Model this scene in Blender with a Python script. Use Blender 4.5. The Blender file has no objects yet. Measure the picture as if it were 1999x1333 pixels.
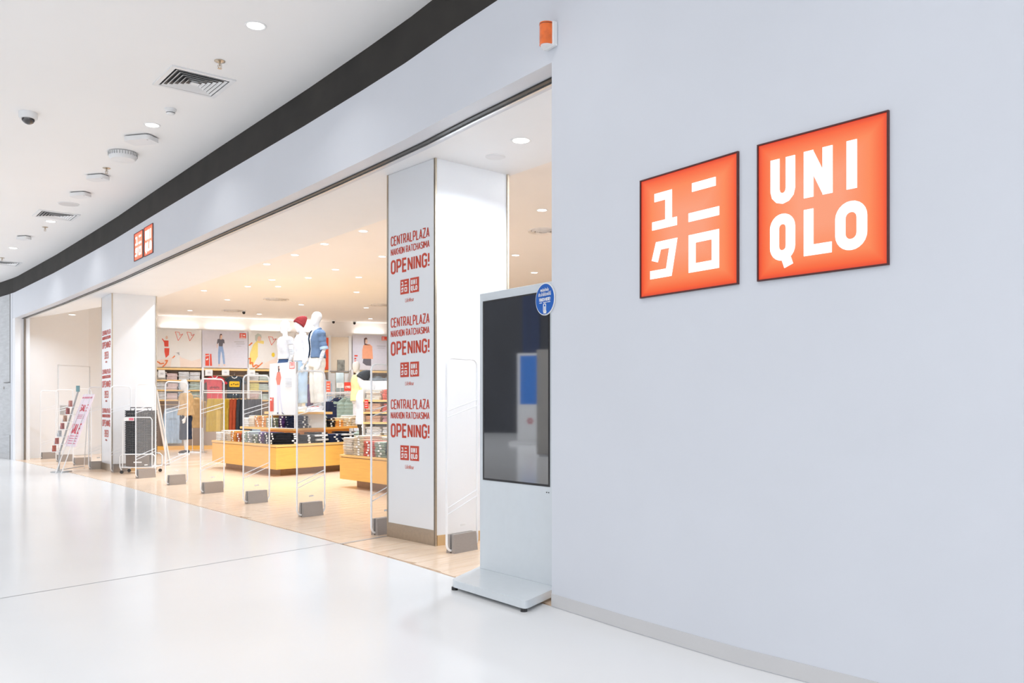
import bpy, bmesh, math, random
from mathutils import Vector, Matrix
random.seed(7)
SC = bpy.context.scene
COL = SC.collection
# ------------------------------------------------------------------ camera, world, exposure
F, CX, HY, H = 1700.0, 999.5, 797.0, 1.15
cd = bpy.data.cameras.new('camera'); cam = bpy.data.objects.new('camera', cd); COL.objects.link(cam)
cam.location = (0, 0, H); cam.rotation_euler = (math.pi/2, 0, 0)
cd.sensor_width = 36; cd.lens = F/1999*36; cd.shift_y = (HY-666.5)/1999; cd.clip_end = 300
SC.camera = cam
w = bpy.data.worlds.new('world'); SC.world = w; w.use_nodes = True
w.node_tree.nodes['Background'].inputs[0].default_value = (.95, .965, 1.0, 1)
w.node_tree.nodes['Background'].inputs[1].default_value = 2.0
SC.view_settings.view_transform = 'Standard'; SC.view_settings.look = 'None'
SC.view_settings.exposure = 0.0; SC.view_settings.gamma = 1.0; SC.view_settings.use_curve_mapping = False
MALL_LAMP_W = 4.5      # watts of each concourse downlight
SHOP_LAMP_W = 23.0      # watts of each shop downlight
FRONT_LAMP_W = 27.0
COVE_LAMP_W = 2.2       # watts of each cove strip over the wall posters     # watts of each lamp in the low entrance ceiling

# ------------------------------------------------------------------ pixel helpers (1999 x 1333 frame)
def flr(px, py, h=0.0):                      # pixel on a horizontal plane of height h
    Y = (h-H)*F/(HY-py); return Vector(((px-CX)/F*Y, Y))
def at(px, py, Y): return Vector(((px-CX)/F*Y, Y, H+(HY-py)/F*Y))
def zat(py, Y): return H+(HY-py)/F*Y
def hit(px, P, D):                           # where the sight line through px meets the plan line P + t D
    k = (px-CX)/F
    t = (k*P[1]-P[0])/(D[0]-k*D[1]); return Vector((P[0]+t*D[0], P[1]+t*D[1]))
def rot_of(d): return math.atan2(d[1], d[0])

ORD = ['first','second','third','fourth','fifth','sixth','seventh','eighth','ninth','tenth','eleventh','twelfth','thirteenth','fourteenth','fifteenth','sixteenth','seventeenth','eighteenth','nineteenth','twentieth','twenty-first','twenty-second','twenty-third','twenty-fourth','twenty-fifth']
# ------------------------------------------------------------------ materials
MATS = {}
def M(name, col, rough=.5, metal=0., em=None, es=0., noise=.04, scale=14., bump=0., bscale=60., coat=0., alpha=1., trans=0., spec=.5, stretch=None):
    if name in MATS: return MATS[name]
    m = bpy.data.materials.new(name); m.use_nodes = True; nt = m.node_tree; N = nt.nodes; L = nt.links
    b = N['Principled BSDF']
    b.inputs['Roughness'].default_value = rough; b.inputs['Metallic'].default_value = metal
    b.inputs['Specular IOR Level'].default_value = spec
    b.inputs['Coat Weight'].default_value = coat; b.inputs['Coat Roughness'].default_value = .05
    b.inputs['Transmission Weight'].default_value = trans; b.inputs['Alpha'].default_value = alpha
    tc = N.new('ShaderNodeTexCoord'); mp = N.new('ShaderNodeMapping'); L.new(tc.outputs['Object'], mp.inputs[0])
    if stretch: mp.inputs['Scale'].default_value = stretch
    if noise > 0:
        n = N.new('ShaderNodeTexNoise'); n.inputs['Scale'].default_value = scale; n.inputs['Detail'].default_value = 3
        L.new(mp.outputs[0], n.inputs['Vector'])
        r = N.new('ShaderNodeValToRGB'); r.color_ramp.elements[0].position = .3; r.color_ramp.elements[1].position = .7
        r.color_ramp.elements[0].color = tuple(max(0, c*(1-noise)) for c in col)+(1,)
        r.color_ramp.elements[1].color = tuple(min(1, c*(1+noise)) for c in col)+(1,)
        L.new(n.outputs['Fac'], r.inputs[0]); L.new(r.outputs[0], b.inputs['Base Color'])
    else: b.inputs['Base Color'].default_value = tuple(col)+(1,)
    if em: b.inputs['Emission Color'].default_value = tuple(em)+(1,); b.inputs['Emission Strength'].default_value = es
    if bump > 0:
        n2 = N.new('ShaderNodeTexNoise'); n2.inputs['Scale'].default_value = bscale; n2.inputs['Detail'].default_value = 4
        L.new(mp.outputs[0], n2.inputs['Vector']); bp = N.new('ShaderNodeBump'); bp.inputs['Strength'].default_value = bump
        bp.inputs['Distance'].default_value = .01
        L.new(n2.outputs['Fac'], bp.inputs['Height']); L.new(bp.outputs[0], b.inputs['Normal'])
    m.diffuse_color = tuple(col)+(1,); MATS[name] = m; return m
def lin(r, g, b):
    f = lambda c: (c/255/12.92) if c/255 <= .04045 else ((c/255+.055)/1.055)**2.4
    return (f(r), f(g), f(b))
def cloth(name, rgb): return M('cloth '+name, lin(*rgb), rough=.9, noise=.12, scale=9, bump=.5, bscale=35, spec=.15)

WALLP = M('painted wall', (.66,.69,.75), rough=.45, noise=.012, scale=2, bump=.03, bscale=250)
BASEB = M('baseboard paint', (.60,.60,.61), rough=.45, noise=.02, scale=3)
FASC = WALLP
WHITE = M('white plaster', (.90,.915,.94), rough=.6, noise=.01, scale=2, bump=.03, bscale=200)
CEILM = M('mall ceiling paint', (.92,.915,.91), rough=.8, noise=.01, scale=.6)
CEILH = M('shop ceiling paint', (.93,.90,.88), rough=.8, noise=.01, scale=.8)
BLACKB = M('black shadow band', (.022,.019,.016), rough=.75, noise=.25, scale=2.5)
MALLF = M('polished white floor', (.83,.84,.85), rough=.15, noise=.012, scale=1.2, spec=.18)
JOINTM = M('floor joint', (.35,.36,.38), rough=.5, noise=.05)
STEEL = M('brushed steel', (.42,.39,.37), rough=.38, metal=.55, noise=.05, scale=30, stretch=(1,1,12))
BRASS = M('champagne metal', (.52,.45,.36), rough=.3, metal=1, noise=.05, scale=30)
DARKM = M('dark metal', (.06,.06,.055), rough=.35, metal=.7, noise=.05)
WPLAST = M('white plastic', (.82,.83,.84), rough=.35, noise=.01)
GREYPL = M('grey plastic', (.45,.46,.47), rough=.45, noise=.03)
BLACKP = M('black plastic', (.02,.02,.022), rough=.4, noise=.1)
CHROME = M('chrome', (.75,.75,.76), rough=.15, metal=1, noise=.02)
RED = M('red vinyl', lin(198,66,42), rough=.5, noise=.02)
REDS = M('red print', lin(235,85,65), rough=.6, noise=.02)
PRINTW = M('white print', (.9,.9,.9), rough=.5, noise=.01)
GREYT = M('grey print', (.5,.5,.53), rough=.6, noise=.02)
PANELG = M('grey column panel', (.82,.84,.87), rough=.22, noise=.012, scale=2)
OAK = M('light oak laminate', lin(252,190,92), rough=.45, noise=.07, scale=5, stretch=(.6,.6,9))
OAKTOP = M('oak board edge', lin(244,196,120), rough=.45, noise=.07, scale=6, stretch=(.6,.6,9))
TOEM = M('bronze toe kick', lin(160,122,84), rough=.35, metal=.3, noise=.08)
SHELFO = M('pale oak shelf', lin(250,208,140), rough=.5, noise=.06, scale=6)
SHELFBACK = M('taupe shelf back', lin(186,168,156), rough=.6, noise=.03)
LAMPE = M('lamp diffuser', (.9,.9,.9), em=(1,.98,.95), es=6, noise=0)
LAMPOFF = M('lamp lens', (.8,.8,.82), rough=.3, noise=0)
GLASS = M('clear acrylic', (.97,.98,1), rough=.03, noise=0, alpha=.07, spec=.6)
ACRYL = M('bright acrylic edge', (.93,.95,.98), rough=.6, noise=0)
ANT = M('white cable', (.86,.90,.95), rough=.3, noise=0)
MANN = M('white mannequin shell', (.76,.77,.785), rough=.35, noise=.01)
SCREEN = M('dark glass screen', (.03,.032,.036), rough=.03, noise=0, spec=.9)
SCREEN.node_tree.nodes['Principled BSDF'].inputs['IOR'].default_value = 2.3
KBODY = M('kiosk white enamel', (.66,.71,.75), rough=.25, noise=.012, coat=.4)
GLOWW = M('lit letter white', (.9,.9,.95), em=(.97,.97,1.0), es=1.0, noise=0)

def sign_mat():
    m = bpy.data.materials.new('lit sign orange'); m.use_nodes = True; nt = m.node_tree; N = nt.nodes; L = nt.links
    b = N['Principled BSDF']; b.inputs['Roughness'].default_value = .3
    tc = N.new('ShaderNodeTexCoord'); sp = N.new('ShaderNodeSeparateXYZ'); L.new(tc.outputs['UV'], sp.inputs[0])
    def edge(sock):
        a = N.new('ShaderNodeMath'); a.operation = 'SUBTRACT'; a.inputs[0].default_value = 1; L.new(sock, a.inputs[1])
        c = N.new('ShaderNodeMath'); c.operation = 'MINIMUM'; L.new(sock, c.inputs[0]); L.new(a.outputs[0], c.inputs[1]); return c
    mn = N.new('ShaderNodeMath'); mn.operation = 'MINIMUM'; L.new(edge(sp.outputs[0]).outputs[0], mn.inputs[0]); L.new(edge(sp.outputs[1]).outputs[0], mn.inputs[1])
    r = N.new('ShaderNodeValToRGB'); e = r.color_ramp.elements
    e[0].position = 0; e[0].color = lin(226,52,36)+(1,); e[1].position = .34; e[1].color = lin(255,166,128)+(1,)
    x = e.new(.045); x.color = lin(252,100,50)+(1,); x = e.new(.13); x.color = lin(255,142,88)+(1,)
    L.new(mn.outputs[0], r.inputs[0]); L.new(r.outputs[0], b.inputs['Emission Color']); b.inputs['Emission Strength'].default_value = .85
    b.inputs['Base Color'].default_value = (.12,.02,.01,1); return m
SIGNO = sign_mat()

def wood_mat(name, c1, c2, rough=.22):
    m = bpy.data.materials.new(name); m.use_nodes = True; nt = m.node_tree; N = nt.nodes; L = nt.links
    b = N['Principled BSDF']; b.inputs['Roughness'].default_value = rough; b.inputs['Coat Weight'].default_value = .15
    tc = N.new('ShaderNodeTexCoord'); mp = N.new('ShaderNodeMapping'); L.new(tc.outputs['Object'], mp.inputs[0])
    mp.inputs['Scale'].default_value = (.9, 9, 1)
    n = N.new('ShaderNodeTexNoise'); n.inputs['Scale'].default_value = 2.2; n.inputs['Detail'].default_value = 5; L.new(mp.outputs[0], n.inputs[0])
    g = N.new('ShaderNodeNewGeometry'); mx = N.new('ShaderNodeMath'); mx.operation = 'MULTIPLY_ADD'; mx.inputs[1].default_value = .55
    L.new(g.outputs['Random Per Island'], mx.inputs[0]); 
    s = N.new('ShaderNodeMath'); s.operation = 'MULTIPLY'; s.inputs[1].default_value = .55; L.new(n.outputs['Fac'], s.inputs[0]); L.new(s.outputs[0], mx.inputs[2])
    r = N.new('ShaderNodeValToRGB'); r.color_ramp.elements[0].position = .15; r.color_ramp.elements[0].color = c1+(1,)
    r.color_ramp.elements[1].position = .8; r.color_ramp.elements[1].color = c2+(1,)
    L.new(mx.outputs[0], r.inputs[0]); L.new(r.outputs[0], b.inputs['Base Color']); return m
WOODF = wood_mat('wood plank floor', lin(232,193,158), lin(250,226,200))

def stone_mat():
    m = M('grey travertine', (.50,.52,.54), rough=.5, noise=.10, scale=3, bump=.25, bscale=6, stretch=(1,1,7)); return m
STONE = stone_mat()

# ------------------------------------------------------------------ mesh building
class MB:
    def __init__(s): s.v = []; s.f = []
    def add(s, vs, fs):
        o = len(s.v); s.v += [tuple(v) for v in vs]; s.f += [tuple(i+o for i in f) for f in fs]; return s
    def box(s, x0, y0, z0, x1, y1, z1, bev=0):
        if bev <= 0:
            return s.add([(x0,y0,z0),(x1,y0,z0),(x1,y1,z0),(x0,y1,z0),(x0,y0,z1),(x1,y0,z1),(x1,y1,z1),(x0,y1,z1)],
                         [(0,3,2,1),(4,5,6,7),(0,1,5,4),(1,2,6,5),(2,3,7,6),(3,0,4,7)])
        bm = bmesh.new(); bmesh.ops.create_cube(bm, size=1)
        for v in bm.verts: v.co = Vector(((x0+x1)/2+v.co.x*(x1-x0), (y0+y1)/2+v.co.y*(y1-y0), (z0+z1)/2+v.co.z*(z1-z0)))
        bmesh.ops.bevel(bm, geom=bm.edges[:], offset=bev, segments=2, affect='EDGES', profile=.5)
        bm.verts.index_update()
        s.add([v.co[:] for v in bm.verts], [[v.index for v in f.verts] for f in bm.faces]); bm.free(); return s
    def prism(s, pts, z0, z1):
        n = len(pts)
        if sum(pts[i][0]*pts[(i+1)%n][1]-pts[(i+1)%n][0]*pts[i][1] for i in range(n)) < 0: pts = pts[::-1]
        return s.add([(p[0],p[1],z0) for p in pts]+[(p[0],p[1],z1) for p in pts],
              [tuple(range(n))[::-1], tuple(range(n, 2*n))]+[(i, (i+1)%n, (i+1)%n+n, i+n) for i in range(n)])
    def prismy(s, pts, y0, y1):              # polygon in x,z extruded along y (front at y0)
        n = len(pts)
        if sum(pts[i][0]*pts[(i+1)%n][1]-pts[(i+1)%n][0]*pts[i][1] for i in range(n)) < 0: pts = pts[::-1]
        return s.add([(p[0],y0,p[1]) for p in pts]+[(p[0],y1,p[1]) for p in pts],
              [tuple(range(n)), tuple(range(n, 2*n))[::-1]]+[(i, i+n, (i+1)%n+n, (i+1)%n) for i in range(n)])
    def rings(s, rs, caps=True, closed=True):
        n = len(rs[0]); vs = [p for r in rs for p in r]; fs = []
        for k in range(len(rs)-1):
            for i in range(n if closed else n-1):
                fs.append((k*n+i, k*n+(i+1)%n, (k+1)*n+(i+1)%n, (k+1)*n+i))
        if caps: fs += [tuple(range(n))[::-1], tuple(range((len(rs)-1)*n, len(rs)*n))]
        return s.add(vs, fs)
    def cyl(s, x, y, z0, z1, r, r2=None, n=20):
        r2 = r if r2 is None else r2
        c = [(math.cos(2*math.pi*i/n), math.sin(2*math.pi*i/n)) for i in range(n)]
        return s.rings([[(x+a*r, y+b*r, z0) for a, b in c], [(x+a*r2, y+b*r2, z1) for a, b in c]])
    def lathe(s, x, y, prof, n=24):
        c = [(math.cos(2*math.pi*i/n), math.sin(2*math.pi*i/n)) for i in range(n)]
        return s.rings([[(x+a*r, y+b*r, z) for a, b in c] for r, z in prof])
    def tube(s, pts, rad, n=8, flat=1.0, up=None):
        P = [Vector(p) for p in pts]; R = rad if isinstance(rad, (list, tuple)) else [rad]*len(P); rs = []
        prev = None
        for i, p in enumerate(P):
            d = (P[min(i+1, len(P)-1)]-P[max(i-1, 0)]).normalized()
            a = Vector(up) if up else (prev if prev is not None else (Vector((0,0,1)) if abs(d.z) < .9 else Vector((1,0,0))))
            u = (a-d*a.dot(d)); u = u.normalized() if u.length > 1e-6 else d.orthogonal().normalized()
            v = d.cross(u); prev = u
            rs.append([tuple(p+(u*math.cos(2*math.pi*k/n)+v*math.sin(2*math.pi*k/n)*flat)*R[i]) for k in range(n)])
        return s.rings(rs)
    def ell(s, c, r, n=14, m=10):
        rs = []
        for j in range(1, m):
            t = math.pi*j/m-math.pi/2
            rs.append([(c[0]+r[0]*math.cos(t)*math.cos(2*math.pi*i/n), c[1]+r[1]*math.cos(t)*math.sin(2*math.pi*i/n), c[2]+r[2]*math.sin(t)) for i in range(n)])
        return s.rings(rs)
    def xf(s, mat):
        s.v = [tuple(mat @ Vector(v)) for v in s.v]; return s
    def join(s, o): return s.add(o.v, o.f)

def mesh_of(name, mb, mat, smooth=None):
    me = bpy.data.meshes.new(name); me.from_pydata(mb.v, [], mb.f); me.update()
    if mat: me.materials.append(mat)
    bm = bmesh.new(); bm.from_mesh(me); bmesh.ops.recalc_face_normals(bm, faces=bm.faces[:]); bm.to_mesh(me); bm.free()
    if smooth: 
        for p in me.polygons: p.use_smooth = True
        try: me.set_sharp_from_angle(angle=smooth)
        except Exception: pass
    return me
def O(name, mb, mat, parent=None, loc=None, smooth=None, kind=None):
    me = mb if isinstance(mb, bpy.types.Mesh) else mesh_of(name, mb, mat, smooth)
    o = bpy.data.objects.new(name, me); COL.objects.link(o)
    if parent: o.parent = parent
    if loc is not None: o.location = loc
    if kind: o['kind'] = kind
    return o
def tag(o, label, cat, group=None):
    o['label'] = label; o['category'] = cat
    if group: o['group'] = group
    return o
def T(name, label, cat, loc=(0,0,0), rz=0., group=None):
    o = bpy.data.objects.new(name, None); o.empty_display_size = .1; COL.objects.link(o)
    o.location = (loc[0], loc[1], loc[2] if len(loc) > 2 else 0); o.rotation_euler = (0,0,rz)
    return tag(o, label, cat, group)
def S(name, mb, mat, smooth=None, parent=None): return O(name, mb, mat, parent, smooth=smooth, kind='structure' if parent is None else None)
def dup(r, loc, rz, label=None, group=None):
    n = r.copy(); COL.objects.link(n); n.location = loc; n.rotation_euler = (0,0,rz)
    if label: n['label'] = label
    if group: n['group'] = group
    for ch in list(r.children):
        c = ch.copy(); COL.objects.link(c); c.parent = n
        for g in list(ch.children):
            d = g.copy(); COL.objects.link(d); d.parent = c
    return n
def organic(name, mb, mat, voxel=.014, smooth=4):       # overlapping solids -> one continuous surface
    me = mesh_of(name, mb, None)
    o = bpy.data.objects.new(name, me); COL.objects.link(o)
    r = o.modifiers.new('r', 'REMESH'); r.mode = 'VOXEL'; r.voxel_size = voxel; r.use_smooth_shade = True
    if smooth:
        sm = o.modifiers.new('s', 'SMOOTH'); sm.iterations = smooth; sm.factor = .5
    dg = bpy.context.evaluated_depsgraph_get(); dg.update()
    out = bpy.data.meshes.new_from_object(o.evaluated_get(dg)); out.name = name
    bpy.data.objects.remove(o); out.materials.clear(); out.materials.append(mat)
    for p in out.polygons: p.use_smooth = True
    return out

# ------------------------------------------------------------------ stroke lettering
def arc(cx, cy, rx, ry, a0, a1, n=6):
    return [(cx+rx*math.cos(math.radians(a0+(a1-a0)*i/n)), cy+ry*math.sin(math.radians(a0+(a1-a0)*i/n))) for i in range(n+1)]
def stroke(mb, pts, t, closed=False, y=0., d=.002, tx=None, ty=None):
    P = [Vector(p) for p in pts]; n = len(P); Lf = []; Rt = []
    if not closed:
        for i in range(1, n-1):
            if (P[i]-P[i-1]).normalized().dot((P[i+1]-P[i]).normalized()) < -.3:
                stroke(mb, pts[:i+1], t, False, y, d); stroke(mb, pts[i:], t, False, y, d); return mb
    for i in range(n):
        if closed: a, b = P[i-1], P[(i+1)%n]
        else: a, b = (P[i-1] if i else None), (P[i+1] if i < n-1 else None)
        d1 = (P[i]-a).normalized() if a is not None else None; d2 = (b-P[i]).normalized() if b is not None else None
        if d1 is None: d1 = d2
        if d2 is None: d2 = d1
        n1 = Vector((-d1.y, d1.x)); n2 = Vector((-d2.y, d2.x)); m = (n1+n2)
        m = m.normalized() if m.length > 1e-6 else n1
        k = min(2.5, 1/max(.3, m.dot(n1))); Lf.append(P[i]+m*t/2*k); Rt.append(P[i]-m*t/2*k)
    seg = range(n if closed else n-1)
    for i in seg:
        j = (i+1)%n; q = [Lf[i], Rt[i], Rt[j], Lf[j]]
        mb.add([(p.x, y, p.y) for p in q]+[(p.x, y+d, p.y) for p in q], [(0,1,2,3),(4,7,6,5),(0,4,5,1),(1,5,6,2),(2,6,7,3),(3,7,4,0)])
    return mb
def glyph(c):
    w = .44; r = .2
    def O_(w=w): return [(arc(w-r,1-r,r,r,0,90)+arc(r,1-r,r,r,90,180)+arc(r,r,r,r,180,270)+arc(w-r,r,r,r,270,360), 1)]
    g = {
     'A': ([([(0,0),(w/2+.02,1),(w+.04,0)],0),([(.09,.28),(w-.05,.28)],0)], w+.04),
     'C': ([(arc(w-r,1-r,r,r,0,90)+arc(r,1-r,r,r,90,180)+arc(r,r,r,r,180,270)+arc(w-r,r,r,r,270,360),0)], w),
     'D': ([([(0,0),(0,1)]+arc(w-r,1-r,r,r,90,0)+arc(w-r,r,r,r,0,-90)+[(0,0)],0)], w),
     'E': ([([(w*.92,1),(0,1),(0,0),(w*.92,0)],0),([(0,.52),(w*.8,.52)],0)], w*.92),
     'F': ([([(w*.92,1),(0,1),(0,0)],0),([(0,.52),(w*.8,.52)],0)], w*.92),
     'G': ([(arc(w-r,1-r,r,r,0,90)+arc(r,1-r,r,r,90,180)+arc(r,r,r,r,180,270)+arc(w-r,r,r,r,270,360)+[(w,.48),(w*.55,.48)],0)], w),
     'H': ([([(0,0),(0,1)],0),([(w,0),(w,1)],0),([(0,.52),(w,.52)],0)], w),
     'I': ([([(0,0),(0,1)],0)], 0),
     'K': ([([(0,0),(0,1)],0),([(0,.35),(w,1)],0),([(.14,.52),(w+.02,0)],0)], w),
     'L': ([([(0,1),(0,0),(w*.85,0)],0)], w*.85),
     'M': ([([(0,0),(0,1)],0),([(.58,1),(.58,0)],0),([(.01,.95),(.29,.33)],0),([(.57,.95),(.29,.33)],0)], .58),
     'N': ([([(0,0),(0,1)],0),([(.01,.95),(w-.01,.05)],0),([(w,0),(w,1)],0)], w),
     'O': (O_(), w), '0': (O_(), w),
     'P': ([([(0,0),(0,1)]+arc(w-r,1-r,r,r,90,0)+arc(w-r,.44+r,r,r,0,-90)+[(0,.44)],0)], w),
     'Q': (O_()+[([(w*.55,.16),(w+.02,-.14)],0)], w),
     'R': ([([(0,0),(0,1)]+arc(w-r,1-r,r,r,90,0)+arc(w-r,.46+r,r,r,0,-90)+[(0,.46)],0),([(w*.45,.46),(w+.02,0)],0)], w),
     'S': ([(arc(w-r,1-r,r,r,10,90)+arc(r,1-r,r,r,90,180)+arc(r,.54+.22,r,.22,180,270)[1:-1]+[(w/2,.53)]+arc(w-r,.27,r,.24,80,0)+arc(w-r,r,r,r,0,-90)+arc(r,r,r,r,270,190),0)], w),
     'T': ([([(w/2,0),(w/2,1)],0),([(0,1),(w,1)],0)], w),
     'U': ([([(0,1)]+arc(r,r,r,r,180,270)+arc(w-r,r,r,r,270,360)+[(w,1)],0)], w),
     'W': ([([(0,1),(.15,0),(.3,.8),(.45,0),(.6,1)],0)], .6),
     'Z': ([([(-.04,1),(w+.04,1)],0),([(w-.01,.97),(.01,.03)],0),([(-.04,0),(w+.04,0)],0)], w),
     '!': ([([(0,.32),(0,1)],0),([(0,0),(0,.13)],0)], 0),
     '1': ([([(0,.8),(.17,1),(.17,0)],0)], .17),
     '9': ([(arc(w/2,.72,w/2,.28,0,360,12),1),([(w,.72),(w*.95,.3),(w*.5,0),(.1,.05)],0)], w),
     '2': ([(arc(w/2,.76,w/2,.24,170,-30,8)+[(0,0),(w,0)],0)], w),
     '5': ([([(w,1),(.03,1),(0,.55),(w*.6,.6)]+arc(w/2,.3,w/2,.3,60,-150,8),0)], w),
     ',': ([([(0,.08),(-.06,-.14)],0)], 0),
     'i': ([([(0,0),(0,.66)],0),([(0,.86),(0,.96)],0)], 0),
     'f': ([([(.1,0),(.1,.85),(.2,1),(.28,1)],0),([(0,.66),(.26,.66)],0)], .26),
     'e': ([([(0,.36),(.34,.36)]+arc(.17,.45,.17,.22,0,180,6)+arc(.17,.22,.17,.22,180,320,6),0)], .34),
     'a': ([([(.03,.6),(.17,.67),(.32,.55),(.32,0)],0),(arc(.16,.19,.16,.17,0,360,8),1)], .32),
     'r': ([([(0,0),(0,.66)],0),([(0,.45),(.12,.65),(.24,.65)],0)], .24),
    }
    return g.get(c)
def text(mb, s, xc, zc, hgt, width=None, t=.15, gap=None, y=0., d=.002):
    """centred line of stroke letters, cap height hgt, squeezed to width when given"""
    gap = t+.11 if gap is None else gap; x = t/2; L = []
    for c in s:
        if c == ' ': x += .34; continue
        gl = glyph(c)
        if not gl: continue
        L.append((gl[0], x)); x += gl[1]+gap
    tot = x-gap+t/2; sc = hgt/(1+0*t); k = (width/(tot*sc)) if width else 1
    for st, gx in L:
        for pts, cl in st:
            q = [((px+gx)*sc*k+xc-tot*sc*k/2, (t/2+pz*(1-t))*sc+zc-hgt/2) for px, pz in pts]
            stroke(mb, q, t*sc*(.5+.5*k), bool(cl), y, d)
    return mb
KANA = [([(.163,.181),(.316,.181),(.316,.413)],0),([(.137,.413),(.403,.413)],0),([(.56,.179),(.79,.179)],0),([(.525,.412),(.823,.412)],0),
        ([(.165,.71),(.205,.585),(.366,.585),(.318,.818),(.115,.818)],0),([(.56,.587),(.788,.587),(.788,.818),(.56,.818)],1)]
def rrect(x0, y0, x1, y1, r):
    return arc(x1-r,y1-r,r,r,0,90)+arc(x0+r,y1-r,r,r,90,180)+arc(x0+r,y0+r,r,r,180,270)+arc(x1-r,y0+r,r,r,270,360)
LATIN = [([(.15,.14)]+[(p[0],p[1]) for p in arc(.213,.365,.063,.064,180,0)]+[(.276,.14)],0),
         ([(.42,.46),(.42,.136)],0),([(.427,.165),(.558,.43)],0),([(.565,.136),(.565,.46)],0),([(.743,.136),(.743,.46)],0),
         (rrect(.146,.575,.276,.835,.063),1),([(.22,.80),(.262,.915)],0),([(.42,.542),(.42,.828),(.596,.828)],0),(rrect(.66,.578,.815,.832,.075),1)]
def logo(mb, kind, x0, z1, s, t=.068, y=0., d=.002):      # square of side s, top-left corner (x0, z1)
    for pts, cl in (KANA if kind == 'k' else LATIN):
        stroke(mb, [(x0+u*s, z1-v*s) for u, v in pts], (t if kind == 'k' else t*1.08)*s, bool(cl), y, d)
    return mb
def flat(mb, pts, y=0., d=.002): return mb.prismy([tuple(p) for p in pts], y, y+d)

# ------------------------------------------------------------------ plan of the shopfront (floor line read from the photograph)
CUR = [(-11.30,19.62),(-11.03,19.33),(-8.75,16.62),(-7.13,14.62),(-6.07,13.30),(-4.86,11.73),(-3.4,9.86),(-1.90,7.96),(-1.21,7.06),(-.80,6.51),(-.42,5.96),(.231,5.06),
       (.611,4.489),(1.02,3.913),(1.475,3.375),(1.75,3.08),(2.1,2.74),(2.6,2.30),(3.3,1.78),(4.3,1.15),(5.6,.5)]
CUR = [Vector(p) for p in CUR]
iJ = CUR.index(Vector((.231,5.06)))
def normals(P):
    out = []
    for i in range(len(P)):
        d = (P[min(i+1, len(P)-1)]-P[max(i-1, 0)]).normalized(); out.append(Vector((-d.y, d.x)))
    return out                                        # points into the shop
NRM = normals(CUR)
def off(i0, i1, d): return [CUR[i]+NRM[i]*d for i in range(i0, i1+1)]
def ribbon(i0, i1, d0, d1, z0, z1, P=None, sub=None):
    a = off(i0, i1, d0); b = off(i0, i1, d1)
    mb = MB(); rs = []
    for p, q in zip(a, b): rs.append([(p.x,p.y,z0),(q.x,q.y,z0),(q.x,q.y,z1),(p.x,p.y,z1)])
    return mb.rings(rs)
def oncurve(px, extra=0.):
    k = (px-CX)/F
    for i in range(len(CUR)-1):
        a, b = CUR[i], CUR[i+1]; f0 = a.x-k*a.y; f1 = b.x-k*b.y
        if f0*f1 <= 0:
            t = f0/(f0-f1); p = a.lerp(b, t); d = (b-a).normalized(); return p, d
ZS, ZF, ZC, ZL, ZH = 3.16, 3.73, 4.09, 3.244, 3.74     # soffit, fascia top, mall ceiling, low and high shop ceilings

# mall side structure
S('wall_right', ribbon(iJ, len(CUR)-1, 0, .25, 0, ZF), WALLP, smooth=.5)
S('baseboard_right', ribbon(iJ, len(CUR)-1, -.004, .0, 0.003, .075), BASEB, smooth=.5)
S('wall_fascia', ribbon(0, iJ, 0, .26, ZS, ZF), WALLP, smooth=.5)
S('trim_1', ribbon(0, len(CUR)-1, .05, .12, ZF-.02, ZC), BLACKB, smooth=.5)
p0, p1 = CUR[0], CUR[1]; dj = (p1-p0).normalized(); nj = NRM[1]
mb = MB().prism([p0, p1, p1+nj*.17, p0+nj*.17], 0, ZS); S('wall_jamb', mb, WHITE)
mb = MB().prism([p0-dj*.0, p1-dj*.22, p1-dj*.22-nj*.004, p0-nj*.004], 0, ZF); S('trim_2', mb, WALLP)
# sliding door track above the opening and down the left jamb
S('trim_3', ribbon(1, iJ, .135, .165, ZS-.012, ZS-.001), DARKM)
S('trim_4', ribbon(1, iJ, .175, .195, ZS-.02, ZS-.001), M('aluminium track', (.7,.7,.7), rough=.3, metal=.9))
q = p1+nj*.17; mb = MB().prism([q, q+dj*.05, q+dj*.05+nj*.03, q+nj*.03], 0, ZS-.02); S('trim_5', mb, M('bronze jamb strip', (.25,.22,.19), rough=.4, metal=.5))
q2 = q+nj*.03; mb = MB().prism([q2, q2+dj*.03, q2+dj*.05+nj*.08, q2+nj*.08], 0, ZS+.07); S('trim_6', mb, WHITE)
# stone wall further along the concourse
A = Vector((-11.30,19.62)); B = Vector((-13.6,21.9)); dS = (B-A).normalized(); nS = Vector((dS.y,-dS.x)); nS = nS if nS.y > 0 else -nS
S('wall_left', MB().prism([A, B, B+nS*.2, A+nS*.2], 0, ZF), STONE)
S('baseboard_left', MB().prism([A-nS*.006, B-nS*.006, B, A], 0.003, .12), GREYPL)
S('trim_7', MB().prism([A-nS*.01, A-nS*.01-dj*.03, A, A+dj*.02], 0, ZF), DARKM)
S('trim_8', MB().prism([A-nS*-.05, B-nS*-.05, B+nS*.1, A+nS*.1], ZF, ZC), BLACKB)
# small access hatch outline in the stone wall
hx = T('access_hatch', 'flush grey stone hatch with slot handle in stone wall left of shopfront', 'hatch', tuple(hit(14, A, dS))+(0,), rot_of(-dS))
O('door_panel', MB().box(-.28,-.012,.55,.28,-.001,1.72,.003), STONE, hx); O('slot_handle', MB().box(-.2,-.02,1.70+.03,.2,-.013,1.745), DARKM, hx)
O('lock', MB().cyl(0,0,0,.012,.03).xf(Matrix.Translation((-.2,-.012,1.62)) @ Matrix.Rotation(math.pi/2,4,'X')), STEEL, hx)

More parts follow.
